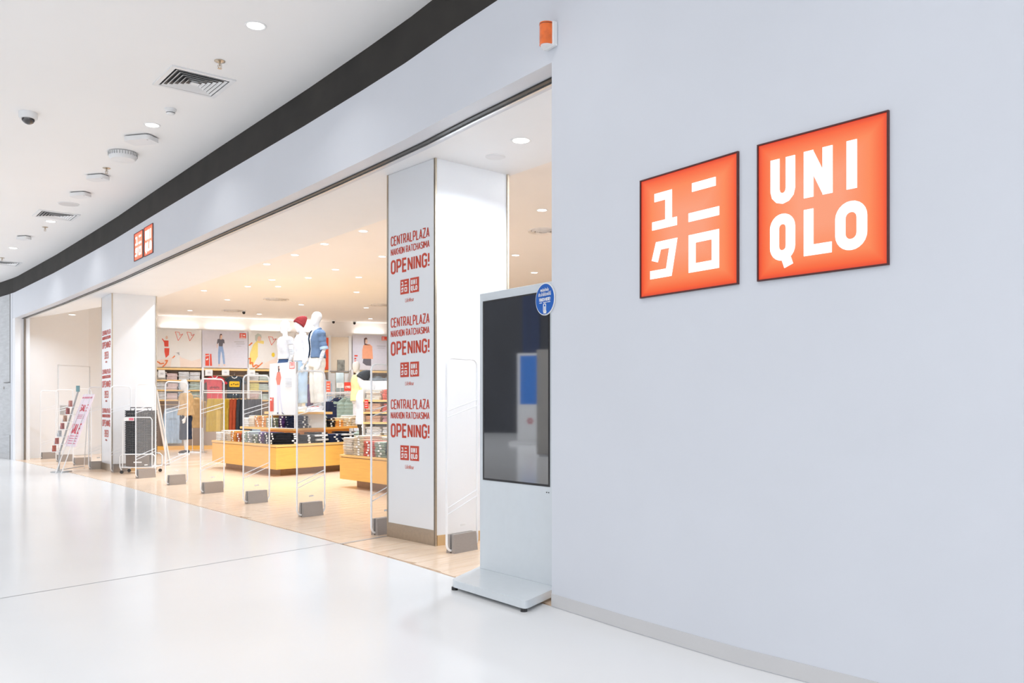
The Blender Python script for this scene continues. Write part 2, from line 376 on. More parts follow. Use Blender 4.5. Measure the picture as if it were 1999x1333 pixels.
# floor of the mall (everything outside the curve) and its expansion joint
mallpoly = [(-60,-40)]+[(8,-40),(8,.5)]+[tuple(p) for p in reversed(CUR)]+[tuple(B),(-60,60)]
S('floor', MB().prism(mallpoly, -.12, 0.0), MALLF)
ja = flr(655,1060.5); jb = flr(0,1168); jd = (jb-ja).normalized(); jn = Vector((-jd.y, jd.x))*.005; jb = jb+jd*3
S('trim_9', MB().prism([ja+jn, ja-jn, jb-jn, jb+jn], .0002, .0012), JOINTM)
# mall ceiling, ends at the open atrium left of the frame
ceil = [tuple(p) for p in off(0, len(CUR)-1, .12)]+[(7.5,-6),(-6.5,-6),(-8.2,3),(-11.5,12),(-15.5,20),(-14.0,22.2)]
S('ceiling', MB().prism(ceil, ZC, ZC+.25), CEILM)
# far side of the atrium, seen only as the reflection in the kiosk screen
S('wall_far', MB().prism([(-34,-22),(-34.3,-22),(-34.3,26),(-34,26)], 0, 9), M('dark unlit shopfront', (.02,.022,.03), rough=.5, noise=.3, scale=.5))
S('wall_far', MB().prism([(-33.9,13.0),(-33.95,13.0),(-33.95,13.8),(-33.9,13.8)], 0, 9), M('blue curtain', (.012,.028,.09), rough=.8, noise=.3, scale=1, stretch=(1,6,.1)))

# ------------------------------------------------------------------ shop shell
BW0 = Vector((-10.35,24.25)); BWD = Vector((.94,.342)).normalized(); BWN = Vector((-BWD.y, BWD.x))
BW1 = BW0+BWD*17.5
LW = [Vector((-11.15,19.78)), Vector((-10.93,20.35)), Vector((-10.5,21.6)), BW0]
def wallstrip(name, P, z0, z1, mat, th=.15, sgn=1):
    N_ = normals(P); rs = []
    for p, n in zip(P, N_): q = p+n*th*sgn; rs.append([(p.x,p.y,z0),(q.x,q.y,z0),(q.x,q.y,z1),(p.x,p.y,z1)])
    return S(name, MB().rings(rs), mat)
wallstrip('wall_shop_left', LW, 0, ZH, WHITE)
wallstrip('wall_back', [BW0, BW1], 0, ZH, M('back wall paint', (.86,.82,.79), rough=.7, noise=.01))
RW = [CUR[iJ]+NRM[iJ]*.25+Vector((.5,-.2)), Vector((9.5,11.5)), BW1]
wallstrip('wall_shop_right', RW, 0, ZH, WHITE, .15, -1)
# left wall service door
dd = (LW[2]-LW[1]).normalized(); dp = hit(113, LW[1], dd); de = hit(175, LW[1], dd); dw = (de-dp).length
o = T('door_1', 'white flush service door in the shop left wall', 'door', tuple(dp)+(0,), rot_of(dd)); del o['label']; del o['category']; o['kind'] = 'structure'
zt = zat(716, de.y)
O('door_leaf', MB().box(.02,-.012,.01,dw-.02,.0,zt-.03,.003), WHITE, o)
fr = MB().box(-.012,-.010,0,.004,0,zt).box(dw-.004,-.010,0,dw+.012,0,zt).box(-.012,-.010,zt-.004,dw+.012,0,zt+.012); O('door_frame', fr, M('door frame grey', (.74,.75,.76), rough=.5), o)
O('door_plate', MB().box(.05,-.03,1.0,.28,-.012,1.22,.004), GREYPL, o)
# ceilings: low canopy by the entrance, high ceiling beyond
E0 = Vector((-11.2,20.3)); EA = Vector((-6.55,16.32)); EB = Vector((-.02,7.85)); E1 = EB+(EB-EA).normalized()*3.4
low = [tuple(p) for p in off(0, iJ, .25)]+[tuple(CUR[iJ]+NRM[iJ]*.25+Vector((.6,-.3))), tuple(E1), tuple(EB), tuple(EA), tuple(E0)]
S('ceiling_entrance', MB().prism(low, ZL, ZH+.05), WHITE)
high = [tuple(E0), tuple(EA), tuple(EB), tuple(E1), (10,11.3), tuple(BW1+BWN*.1), tuple(BW0+BWN*.1), (-11.4,20)]
S('ceiling_shop', MB().prism(high, ZH, ZH+.1), CEILH)

# ------------------------------------------------------------------ shop floor of wooden planks
PD = Vector((.608,.794)).normalized(); PNV = Vector((-PD.y, PD.x))
shopf = [Vector(p) for p in CUR[:iJ+1]]+[RW[0], RW[1], BW1, BW0, LW[2], LW[1], LW[0]]
shop = O('floor_shop', MB().prism([tuple(p) for p in shopf], -.12, -.02), M('screed', (.4,.33,.26)), kind='structure')
def clip(poly, side):
    out = []
    for i in range(len(poly)):
        a, b = poly[i], poly[(i+1)%len(poly)]; fa, fb = side(a), side(b)
        if fa >= 0: out.append(a)
        if fa*fb < 0: out.append(a.lerp(b, fa/(fa-fb)))
    return out
segs = [(CUR[i], NRM[i]) for i in range(len(CUR))]
def clip_shop(poly):
    # cut by each curve segment near the plank
    for i in range(0, iJ+1):
        a, b = CUR[i], CUR[i+1] if i < iJ else CUR[i]+ (CUR[i]-CUR[i-1])
        d = (b-a).normalized(); n = Vector((-d.y, d.x))
        ts = [(p-a).dot(d) for p in poly]
        if poly and max(ts) > -.3 and min(ts) < (b-a).length+.3: poly = clip(poly, lambda p: (p-a-n*.02).dot(n))
        if len(poly) < 3: return []
    for (a, d) in ((BW0, BWD),):
        n = Vector((d.y, -d.x)); poly = clip(poly, lambda p: (p-a).dot(n))
        if len(poly) < 3: return []
    poly = clip(poly, lambda p: (p-LW[0]).dot(Vector(((LW[3]-LW[0]).y, -(LW[3]-LW[0]).x))) )
    return poly
PWID, PLEN = .19, 1.75; planks = []
loc0 = Vector((-4,10))
for i in range(-60, 80):
    for j in range(-10, 16):
        o0 = (i*PWID, j*PLEN+(i*.618%1)*PLEN)
        g = .0018
        cs = [loc0+PD*(o0[1]+u)+PNV*(o0[0]+v) for u, v in ((g,g),(PLEN-g,g),(PLEN-g,PWID-g),(g,PWID-g))]
        c = sum(cs, Vector((0,0)))/4
        if c.x > 4 or c.x < -12 or c.y < 4.5 or c.y > 27.5: continue
        if c.x > .2+ (c.y-5)*.25+1.0: continue
        q = clip_shop(cs)
        if len(q) >= 3:
            ar = abs(sum(q[k].x*q[(k+1)%len(q)].y-q[(k+1)%len(q)].x*q[k].y for k in range(len(q))))/2
            if ar > .01: planks.append((c.length, q))
planks.sort(key=lambda a: a[0])
PR = rot_of(PD)
Rinv = Matrix.Rotation(-PR, 2)
rest = MB()
for k, (dist, q) in enumerate(planks):
    ql = [Rinv @ p for p in q]
    if k < 290:
        m_ = MB().prism([tuple(p) for p in ql], -.02, 0.0)
        o = O('plank', m_, WOODF, shop); o.rotation_euler = (0,0,PR)
    else: rest.prism([tuple(p) for p in ql], -.02, 0.0)
o = O('plank_field', rest, WOODF, shop, kind='stuff'); o.rotation_euler = (0,0,PR)
# metal floor track from the shopfront line to the column
ta = flr(660,1061); tb = flr(753,1046); td = (tb-ta).normalized(); tn = Vector((-td.y, td.x))
S('trim_10', MB().prism([ta-tn*.0, tb, tb-tn*.035, ta-tn*.05], .0005, .002), STEEL)

# ------------------------------------------------------------------ columns with opening posters
def column(name, label, Pfr, d1, wid, dep, zc0, cap, lines=True):
    """Pfr: front right corner; local x runs left to right on the front face"""
    d = Vector(d1).normalized(); P0 = Pfr-d*wid
    t = T(name, label, 'column', tuple(P0)+(0,), rot_of(d))
    O('shaft', MB().box(.012,.012,0,wid-.012,dep-.012,ZL), WHITE, t)
    O('front_panel', MB().box(.02,0,.13,wid-.02,.011,ZL-.002), PANELG, t)
    tr = MB()
    for x in (0, wid-.018): tr.box(x,-.004,0,x+.018,.016,ZL-.002)
    tr2 = MB().box(wid-.012,-.004,0,wid+.004,.012,ZL-.002)
    O('corner_trim', tr, BRASS, t); O('corner_trim', tr2, BRASS, t)
    O('corner_trim', MB().box(wid-.014,dep-.014,0,wid+.004,dep+.004,ZL-.002), BRASS, t)
    O('skirting', MB().box(.018,-.003,0,wid-.018,.012,.13), BRASS, t)
    O('skirting', MB().box(wid-.012,.02,0,wid+.002,dep-.02,.085), M('oak skirting', lin(214,178,130), rough=.4, noise=.06), t)
    cx = wid*.485; tw = wid*.80
    for k in range(3):
        z = zc0-.726*k
        a = MB(); text(a, 'CENTRALPLAZA', cx, z, .088, tw, t=.125, y=-.003, d=.003); O('lettering', a, RED, t)
        a = MB(); text(a, 'NAKHON RATCHASIMA', cx, z-.098, .062, tw, t=.12, y=-.003, d=.003); O('lettering', a, RED, t)
        a = MB(); text(a, 'OPENING!', cx, z-.232, .125, tw, t=.155, y=-.003, d=.003); O('lettering', a, RED, t)
        sq = .128*wid/.73
        for s_, kind in ((-1,'k'),(1,'l')):
            x0 = cx-.012+(-sq-.012 if s_ < 0 else .012)+.012; zz = z-.36
            e = O('emblem_panel', MB().box(x0,-.003,zz-.128,x0+sq,0,zz), RED, t)
            a = MB(); logo(a, kind, 0, 0, 1, y=0, d=.002); a.xf(Matrix.Translation((x0,-.0052,zz)) @ Matrix.Diagonal((sq,1,.128,1)))
            O('emblem', a, PRINTW, e)
        a = MB(); text(a, 'LifeWear', cx, z-.545, .035, .13*wid/.73, t=.07, y=-.003, d=.003); O('lettering', a, M('pink print', lin(214,140,130), rough=.6), t)
    return t
column('column', 'tall white column with grey panel of three large red opening notices, left of touch kiosk', Vector((-.640,7.273)), (.653,-.757), .738, .803, 2.638, 1)
column('column', 'far white column beside the stacked baskets, narrow red opening notices on its edge', Vector((-7.26,15.80)), (.59,-.81), .90, .776, 2.56, 1)
# ------------------------------------------------------------------ touch kiosk
kp = Vector((-.220,5.919)); kd = Vector((.454,-.585)).normalized()
kiosk = T('touch_kiosk', 'white free-standing touch screen kiosk with dark screen beside the wall end', 'kiosk', tuple(kp)+(0,), rot_of(kd))
def kx(px): return (hit(px, kp, kd)-kp).dot(kd)
sx0, sx1 = kx(943.8), kx(1073); kw = sx1+sx0+.01
O('body', MB().box(0,0,.062,kw,.07,1.928,.006), KBODY, kiosk)
O('bezel', MB().box(sx0-.004,-.003,.668,sx1+.004,.01,1.872), BLACKP, kiosk)
O('screen', MB().box(sx0+.014,-.0045,.682,sx1-.008,.008,1.862), SCREEN, kiosk)
for xx in (1067.5, 1071.5):
    O('port', MB().cyl(0,0,0,.003,.0035,n=10).xf(Matrix.Translation((kx(xx),-.0005,.633)) @ Matrix.Rotation(math.pi/2,4,'X')), BLACKP, kiosk)
# base plate: outline from its corners in the photograph
loc = lambda p: (Matrix.Rotation(-rot_of(kd), 2) @ (Vector(p)-kp))
c1 = loc(flr(880.6,1130.8,.065)); c2 = loc(flr(1026,1174,.065)); c3 = loc(flr(1095,1143,.065)); c4 = loc(flr(941,1103,.065))
def round_poly(P, r, n=4):
    out = []
    for i in range(len(P)):
        a, b, c = Vector(P[i-1]), Vector(P[i]), Vector(P[(i+1)%len(P)]); u = (a-b).normalized()*r; v = (c-b).normalized()*r
        for k in range(n+1):
            t = k/n; out.append(tuple((b+u)*(1-t)**2+b*2*t*(1-t)+(b+v)*t*t))
    return out
pl = round_poly([c1, c2, c3, c4], .045)
O('base_plate', MB().prism(pl, .02, .065), KBODY, kiosk, smooth=.6)
inner = [tuple(Vector(p)*.93+sum((Vector(x) for x in (c1,c2,c3,c4)), Vector((0,0)))/4*.07) for p in (c1,c2,c3,c4)]
for p in inner: O('foot', MB().cyl(p[0],p[1],0,.02,.02,n=12), BLACKP, kiosk)
# round blue sticker
wd_ = (CUR[iJ+1]-CUR[iJ]).normalized(); rp = hit(1066, CUR[iJ], wd_); rzc = zat(584, rp.y)
st = T('touch_here_sign', 'round blue TOUCH HERE! sign stuck to the wall edge over the kiosk corner', 'sign', tuple(rp-Vector((-wd_.y, wd_.x))*.006)+(rzc,), rot_of(wd_)); st.scale = (.95,.95,.95)
rotx = Matrix.Rotation(math.pi/2, 4, 'X')
O('rim', MB().cyl(0,0,-.004,.002,.100,n=48).xf(rotx), WPLAST, st)
O('disc', MB().cyl(0,0,.002,.004,.094,n=48).xf(rotx), M('blue vinyl', lin(10,92,182), rough=.35, noise=.02), st)
a = MB(); text(a, 'TOUCH HERE!', 0, -.002, .021, .118, t=.16, y=-.0062); O('lettering', a, PRINTW, st)
a = MB()
for k, wd in enumerate((.03,.04,.035)): a.box(-.055+k*.042,-.0062,-.0225,-.055+k*.042+wd*.85,-.004,-.0185)
O('small_print', a, PRINTW, st)
a = MB(); stroke(a, rrect(-.012,-.078,.012,-.030,.005), .005, True, -.0062); stroke(a, [(0,-.045),(0,-.075)], .007, False, -.0062)
a.prismy([(-.012,-.088),(-.006,-.07),(.012,-.068),(.019,-.076),(.014,-.09)], -.0062, -.0042); O('hand_and_phone', a, PRINTW, st)
def font_text(s, size, width):
    c = bpy.data.curves.new('t', 'FONT'); c.body = s; c.size = size; c.align_x = 'CENTER'; c.extrude = .0008
    o = bpy.data.objects.new('t', c); COL.objects.link(o); dg = bpy.context.evaluated_depsgraph_get(); dg.update()
    me = bpy.data.meshes.new_from_object(o.evaluated_get(dg)); bpy.data.objects.remove(o)
    if len(me.vertices):
        xs = [v.co.x for v in me.vertices]; k = width/(max(xs)-min(xs))
        for v in me.vertices: v.co = Vector((v.co.x*k, -v.co.z, v.co.y))
    return me
for s_, z_, sz, wd in (('พบสินค้าเด่น', .048, .026, .085), ('ประจำสัปดาห์ที่นี่', .020, .03, .13)):
    me = font_text(s_, sz, wd); me.materials.clear(); me.materials.append(PRINTW); o = O('lettering', me, None, st); o.location = (0,-.0052,z_)

# ------------------------------------------------------------------ lit square signs on the wall
def lit_sign(kind, label, pxl, pxr, ys, nm='lit_wall_sign', grp=None):
    a, _ = oncurve(pxl); b, _ = oncurve(pxr)
    zt = (zat(ys[0], a.y)+zat(ys[1], b.y))/2; zb = (zat(ys[2], a.y)+zat(ys[3], b.y))/2
    d = (b-a); wdt = d.length; d.normalize(); n = Vector((d.y, -d.x)); n = n if n.y < 0 else -n
    s_ = wdt; hh = zt-zb; D = .012 if wdt > .3 else .03
    org = a+n*(D)
    t = T(nm, label, 'sign', tuple(org)+((zt+zb)/2,), rot_of(d))
    e = .0065*wdt/.6
    fm = MB().box(0,0,-hh/2,e,D,hh/2).box(wdt-e,0,-hh/2,wdt,D,hh/2).box(e,0,-hh/2,wdt-e,D,-hh/2+e).box(e,0,hh/2-e,wdt-e,D,hh/2)
    O('frame', fm, M('dark sign frame', (.08,.02,.02), rough=.5), t)
    face = O('face', MB().add([(e,.006,-hh/2+e),(wdt-e,.006,-hh/2+e),(wdt-e,.006,hh/2-e),(e,.006,hh/2-e)], [(0,1,2,3)]), SIGNO, t)
    uv = face.data.uv_layers.new(name='UVMap'); 
    for li, l in enumerate(face.data.loops):
        v = face.data.vertices[l.vertex_index].co; uv.data[li].uv = ((v.x)/wdt, (v.z+hh/2)/hh)
    a_ = MB(); logo(a_, kind, 0, 0, 1, y=0, d=.003); a_.xf(Matrix.Translation((0,.0025,hh/2)) @ Matrix.Diagonal((wdt,1,hh,1))); O('lettering', a_, GLOWW, t)
    return t
lit_sign('k', 'lit orange square sign of four katakana characters on the right wall', 1252, 1443.5, (350,299.5,582,556))
lit_sign('l', 'lit orange square sign of Latin letters, right one on the right wall', 1480.5, 1737, (287,212,551,516))
lit_sign('k', 'small far lit red square of katakana on fascia above the entrance', 263, 280, (456,449,511,502))
lit_sign('l', 'small far lit red square of Latin letters on fascia above the entrance', 282.5, 299.5, (445,435.5,502,493))
# orange strobe
sp, sd_ = oncurve(1079); zs = zat(72, sp.y)
sb = T('strobe_light', 'orange alarm strobe with white base high on wall above the kiosk', 'alarm light', tuple(sp)+(zs,), rot_of(sd_))
O('back_plate', MB().box(-.05,-.035,-.07,.05,0,.07,.006), WPLAST, sb)
hc = [(.042*math.cos(math.radians(180+180*i/14)), -.035+.042*1.25*math.sin(math.radians(180+180*i/14))) for i in range(15)]
O('lens', MB().prism(hc, -.060, .066), M('orange lens', lin(232,104,8), rough=.12, noise=.15, scale=25, coat=1), sb, smooth=.5)
O('cap', MB().prism([(p[0]*.86,-.035+(p[1]+.035)*.86) for p in hc], -.068, -.060), WPLAST, sb)
O('lens_rib', MB().prism([(p[0]*1.02,-.035+(p[1]+.035)*1.02) for p in hc], .055, .060), M('dark orange', lin(150,60,10), rough=.3), sb)
# ------------------------------------------------------------------ ceiling fixtures, mall side
def cpt(px, py, h=ZC): return flr(px, py, h)
def area_light(loc, power, size, col):
    l = bpy.data.lights.new('lamp', 'AREA'); l.shape = 'DISK'; l.size = size; l.energy = power; l.color = col; l.spread = math.radians(170)
    o = bpy.data.objects.new('lamp', l); COL.objects.link(o); o.location = loc; return o
def downlight(p, z, r, label, grp, power, col=(1,.98,.95), on=True):
    t = T('downlight', label, 'light', (p[0], p[1], z), 0, grp)
    O('trim_ring', MB().lathe(0,0,[(r*.84,-.002),(r*1.0,-.006),(r*1.12,-.003),(r*1.12,0),(r*.84,0)]), WPLAST, t, smooth=.6)
    O('diffuser', MB().cyl(0,0,-.004,-.001,r*.85,n=24), LAMPE if on else LAMPOFF, t)
    if on and power > 0:
        l = area_light((0,0,-.012), power, r*1.5, col); l.parent = t; l.name = 'bulb'
        l.data.spread = math.radians(125 if z > 4 else (150 if z < 3.5 else 140))
    return t
ml = [(499,50,'nearest round concourse downlight, in front of the square air vent'),(297,244,'second concourse downlight, beside the white smoke detector'),
      (99,432,'third concourse downlight, just in front of far square vent'),(26,484,'far concourse downlight near left edge of ceiling')]
for px, py, lb in ml: downlight(cpt(px,py), ZC, .075, lb, None, MALL_LAMP_W)
for k, (x, y) in enumerate([(-.6,4.2),(.5,2.2),(-2.6,4.2),(-1.6,1.8),(2.2,.0),(.2,-.6),(-2.4,-1.2),(-4.6,1.5),(4.0,-2.4),(1.2,-3.2),(-1.2,-4.0),(-4.2,-3.4)]):  # added unseen lamps overhead and behind the camera, to brighten the floor
    downlight((x, y), ZC, .075, f'{ORD[k]} of the concourse downlights above and behind the viewer', 'concourse downlights outside the view', MALL_LAMP_W*1.3)
def vent(px, py, size, lb):
    p = cpt(px, py); t = T('ceiling_vent', lb, 'air vent', tuple(p)+(ZC,), rot_of(Vector((.62,-.78))))
    h = size/2
    fm = MB()
    for (a, b) in ((h, h-.04),): fm.box(-a,-a,-.012,a,-b,0).box(-a,b,-.012,a,a,0).box(-a,-b,-.012,-b,b,0).box(b,-b,-.012,a,b,0)
    O('frame', fm, WPLAST, t); O('duct', MB().box(-h+.04,-h+.04,-.001,h-.04,h-.04,.0), BLACKP, t)
    for k in range(6):
        a = h-.055-k*.037; b = a-.018
        if b < .02: break
        q = MB(); z0, z1 = -.004-.001*k, -.014-.002*k
        for s1, s2 in (((-a,-a,a,-a),(-b,-b,b,-b)),((a,-a,a,a),(b,-b,b,b)),((a,a,-a,a),(b,b,-b,b)),((-a,a,-a,-a),(-b,b,-b,-b))):
            q.add([(s1[0],s1[1],z1),(s1[2],s1[3],z1),(s2[2],s2[3],z0),(s2[0],s2[1],z0),(s1[0],s1[1],z1+.002),(s1[2],s1[3],z1+.002),(s2[2],s2[3],z0+.002),(s2[0],s2[1],z0+.002)],[(0,1,2,3),(7,6,5,4),(0,4,5,1),(2,6,7,3),(1,5,6,2),(3,7,4,0)])
        O('louvre', q, WPLAST, t)
    O('centre', MB().box(-.03,-.03,-.02,.03,.03,-.004,.003), WPLAST, t)
vent(379,160,.56,'large square louvred air vent in the ceiling near the first downlight')
vent(110,420,.56,'far square louvred air vent in the concourse ceiling')
vent(8,513,.56,'farthest air vent at the left edge of the ceiling')
def sprinkler(px, py, lb):
    p = cpt(px, py); t = T('sprinkler', lb, 'sprinkler', tuple(p)+(ZC,))
    O('escutcheon', MB().lathe(0,0,[(.045,-.001),(.045,-.005),(.03,-.012),(.012,-.014)]), BRASS, t, smooth=.6)
    b = MB().cyl(0,0,-.045,-.013,.008,n=10); b.tube([(.014,0,-.03),(.016,0,-.045),(.004,0,-.062)],.003,6); b.tube([(-.014,0,-.03),(-.016,0,-.045),(-.004,0,-.062)],.003,6)
    O('head', b, BRASS, t); O('deflector', MB().cyl(0,0,-.066,-.063,.018,n=12), BRASS, t)
sprinkler(429,119,'nearest brass sprinkler head between first downlight and square vent'); sprinkler(208,328,'brass sprinkler head beyond the round slotted detector')
sprinkler(88,443,'small sprinkler head past the far square vent'); sprinkler(4,503,'farthest sprinkler head at left edge of the ceiling')
p = cpt(333,213); t = T('smoke_detector', 'small white smoke detector between large vent and second downlight', 'smoke detector', tuple(p)+(ZC,))
O('base', MB().lathe(0,0,[(.055,0),(.055,-.018),(.05,-.02)]), WPLAST, t, smooth=.6); O('chamber', MB().lathe(0,0,[(.044,-.02),(.04,-.045),(.028,-.055),(.01,-.056)]), WPLAST, t, smooth=.6)
O('vent_slot', MB().lathe(0,0,[(.0415,-.036),(.0425,-.036),(.0395,-.044),(.038,-.044)]), BLACKP, t)
p = cpt(240,298); t = T('slotted_detector', 'large round white device with slotted rim on the ceiling', 'ceiling device', tuple(p)+(ZC,))
O('housing', MB().lathe(0,0,[(.14,0),(.155,-.008),(.15,-.06),(.13,-.085),(.05,-.095),(.01,-.096)],32), WPLAST, t, smooth=.6)
for k in range(32):
    a = 2*math.pi*k/32; O('slot', MB().box(.151,-.005,-.045,.158,.005,-.012).xf(Matrix.Rotation(a,4,'Z')), GREYPL, t)
def wedge(px, py, lb, w_=.32, d_=.2):
    p = cpt(px, py); t = T('access_point', lb, 'ceiling device', tuple(p)+(ZC,), rot_of(Vector((.95,-.25))))
    O('bracket', MB().box(-w_*.4,-d_*.35,-.012,w_*.4,d_*.35,0), DARKM, t)
    O('housing', MB().prism(round_poly([(-w_/2,-d_/2),(w_/2,-d_/2),(w_/2,d_/2),(-w_/2,d_/2)],.05), -.06, -.012), WPLAST, t, smooth=.6)
    O('indicator', MB().cyl(w_*.38,-d_*.3,-.0615,-.06,.008,n=10), GREYPL, t)
wedge(276,267,'white rounded wireless box nearest the second downlight'); wedge(191,342,'flat white box beyond the round slotted device',.26,.16)
wedge(157,376,'thin white box just past the flat speaker grille',.26,.16); wedge(47,461,'far small white box near the left ceiling edge',.22,.14)
p = cpt(134,398); t = T('ceiling_speaker', 'flat round speaker grille flush with the concourse ceiling', 'speaker', tuple(p)+(ZC,))
O('grille', MB().cyl(0,0,-.006,0,.13,n=32), M('pale grille', (.70,.69,.69), rough=.7, noise=.05, scale=200), t); O('rim', MB().lathe(0,0,[(.13,0),(.13,-.009),(.142,-.006),(.142,0)],32), WPLAST, t)
p = cpt(55,220); t = T('dome_camera', 'white dome security camera with dark eye on the ceiling at left', 'camera', tuple(p)+(ZC,))
O('housing', MB().lathe(0,0,[(.085,0),(.085,-.05),(.078,-.062),(.05,-.064)],28), WPLAST, t, smooth=.6)
O('dome', MB().lathe(0,0,[(.06,-.06),(.058,-.08),(.045,-.10),(.025,-.113),(.004,-.118)],24), M('smoked dome', (.03,.025,.025), rough=.08, noise=0, coat=1), t, smooth=1)

# ------------------------------------------------------------------ ceiling fixtures, shop side
gl = 'shop ceiling downlights'
LC = (.82,.91,1)
low_l = [(1017,274,'round downlight in the low entrance ceiling nearest the wall end'),(141,614,'downlight in the low entrance ceiling by the left jamb')]
for px, py, lb in low_l: downlight(flr(px,py,ZL), ZL, .075, lb, None, FRONT_LAMP_W, (.82,.91,1))
downlight(flr(967,306,ZL), ZL, .075, 'unlit round downlight in the low ceiling beside the tall column', None, 0, on=False)
hl = [(708,397),(633.5,476),(511,475),(575.6,497.5),(521,515.5),(377,526),(655,526),(700.5,541),(602,542),(531,546),(543,559),(398,567),(484,559),(696,570),(709,451),(746,500.6),(444,585),(588,594.5),(715,600.5),(371,606),(506,613),(723,622),(1058,410),(1006.5,498),(1043,532)]
for k, (px, py) in enumerate(sorted(hl)): downlight(flr(px,py,ZH), ZH, .07, f'round downlight in the warm shop ceiling, {ORD[k]} counting from the left', gl, SHOP_LAMP_W, LC)
for x, y in ((-9.3,18.8),(-5.6,13.6),(-3.1,10.3),(-4.4,11.9)):
    pass
def rvent(px, py, r, lb):
    p = flr(px, py, ZH); t = T('round_vent', lb, 'air vent', tuple(p)+(ZH,))
    for k, (a, b) in enumerate(((1,.82),(.74,.58),(.5,.3))): O('ring', MB().lathe(0,0,[(r*a,0),(r*a,-.02-.012*k),(r*b,-.008-.01*k),(r*b,0)],28), M('vent ivory', (.86,.81,.77), rough=.6), t)
    O('duct', MB().cyl(0,0,-.003,0,r*.9,n=24), GREYPL, t)
rvent(455,606,.3,'round ceiling vent in shop left of the mannequin heads'); rvent(539,584,.3,'round ceiling vent in shop above the bare headed mannequin')
rvent(743,595,.3,'round ceiling vent beside the tall column left edge'); rvent(1060,450,.22,'round ceiling vent right of the tall column')
for px, py, lb in ((651,631,'small black security camera on the ceiling left of the other'),(692,633,'small black security camera on the ceiling nearer the tall column'),(476,612,'small dark dome on the shop ceiling above the jeans poster')):
    p = flr(px, py-6, ZH) ; t = T('ceiling_camera', lb, 'camera', tuple(p)+(ZH,)); O('mount', MB().cyl(0,0,-.03,0,.06,n=14), WPLAST, t); O('eye', MB().ell((0,0,-.055),(.04,.04,.045)), BLACKP, t)

# ------------------------------------------------------------------ anti-theft gates
gate_lines = []
def make_gate(px0, y0, px1, y1, lb, k):
    a = flr(px0, y0); b = flr(px1, y1); mid = (a+b)/2; d = (b-a).normalized()
    # keep bracket length honest
    if d.x < .3: d = Vector((.62,.785))
    d = (d*.3+Vector((.62,.785))*.7).normalized()
    L_ = .27; sc_ = min(1.15, max(.85, (b-a).length/L_)); Lb = L_*sc_
    c = mid+Vector((-d.y, d.x))*0
    t = T('security_gate', lb, 'security gate', tuple(c)+(0,), rot_of(d))
    hb = .15; pl = .185; top = 1.55
    for s_ in (-1, 1):
        y0_ = .008 if s_ > 0 else -.008; y1_ = y0_+s_*.026
        O('bracket_plate', MB().prismy([(0,0)],0,0) if False else MB().add(
            [(-Lb/2,y0_,0),(Lb/2,y0_,0),(Lb/2,y0_,hb),(-Lb/2,y0_,hb),(-Lb/2-.003,y1_+s_*.012,0),(Lb/2+.003,y1_+s_*.012,0),(Lb/2,y1_*.9,hb),(-Lb/2,y1_*.9,hb)],
            [(0,1,2,3),(4,7,6,5),(0,4,5,1),(3,2,6,7),(0,3,7,4),(1,5,6,2)]), STEEL, t)
    O('panel', MB().prismy(rrect(-pl,.02,pl,top,.06), -.004, .004), GLASS, t)
    e = MB(); P = rrect(-pl,.02,pl,top,.06); P3 = [(x,0,z) for x, z in P]; P3.append(P3[0]); e.tube(P3, .0095, 6)
    O('panel_edge', e, ACRYL, t)
    an = MB()
    for z0, z1 in ((1.13,1.22),(1.08,1.17),(.36,.48),(.31,.43)): an.tube([(-pl+.01,0,z0),(pl-.01,0,z1)], .0045, 5)
    O('antenna_wire', an, ANT, t)
    O('label_strip', MB().box(-.03,-.0065,.205,.03,-.0045,.222), WPLAST, t)
    return t
G = [(880,1080,924,1071.5,'nearest clear security gate, between the tall column and the kiosk'),
     (732,1044.5,775,1037.5,'clear security gate half hidden behind the tall column left edge'),
     (588,1009,626,1004.5,'clear gate in front of the oak display islands, second left of tall column'),
     (482,983,519,979.5,'clear gate before the left corner of the oak island'),
     (398,963.5,431,960,'clear gate in front of the mustard trousers rack'),
     (330,947,359,944.5,'clear gate in front of the beige jacket mannequin'),
     (270.5,934,298.5,931,'clear gate in front of the black basket stack'),
     (223.5,922.5,248,920,'clear gate tucked against the far column white side'),
     (182,916.5,202,914,'clear gate just left of the far column edge'),
     (149,908.5,171.5,906,'clear gate behind the sale easel, at its right'),
     (117,902,136,899.5,'clear gate directly behind the legs of the sale easel'),
     (85,896.5,106,894,'farthest clear gate, by the left jamb')]
for k, g in enumerate(G): make_gate(*g, k)

# ------------------------------------------------------------------ folded garments
def folded_mesh(name, w_, d_, h_, mat, seed, roll=True):
    rnd = random.Random(seed); mb = MB(); n = 3
    rs = []; prof = [(-.5,.0),(-.5,1.0),(-.35,1.04),(0,1.08),(.35,1.04),(.5,1.0),(.5,0)]
    # two folded layers, rounded on the front edge
    for l in range(2):
        z0 = h_*l*.47; hh = h_*.44; sh = 1-.04*l*rnd.random(); rs = []
        for i in range(7):
            u = -.5+i/6; sag = (.12*hh*math.sin(rnd.random()*6))
            r = [] 
            for (a, z) in ((-.5,.5),(-.49,.80),(-.455,.97),(0,1.0),(.46,.98),(.5,.5),(.46,.03),(0,.0),(-.455,.03),(-.49,.2)):
                e = .8 if i in (0,6) else 1; zz = .5+(z-.5)*e
                r.append((u*w_*sh+rnd.uniform(-.002,.002), a*d_*sh*(1 if i not in (0,6) else .96), z0+zz*hh+ (sag if z > .8 else 0)))
            rs.append(r)
        mb.rings(rs)
    return mesh_of(name, mb, mat, smooth=1.0)
FM = {}
def fold(colname, rgb, w_, d_, h_, var):
    k = (colname, round(w_,3), round(d_,3), round(h_,3), var)
    if k not in FM: FM[k] = folded_mesh('folded_shirt', w_, d_, h_, cloth(colname, rgb), hash(k[1:]) % 9999+var)
    return FM[k]
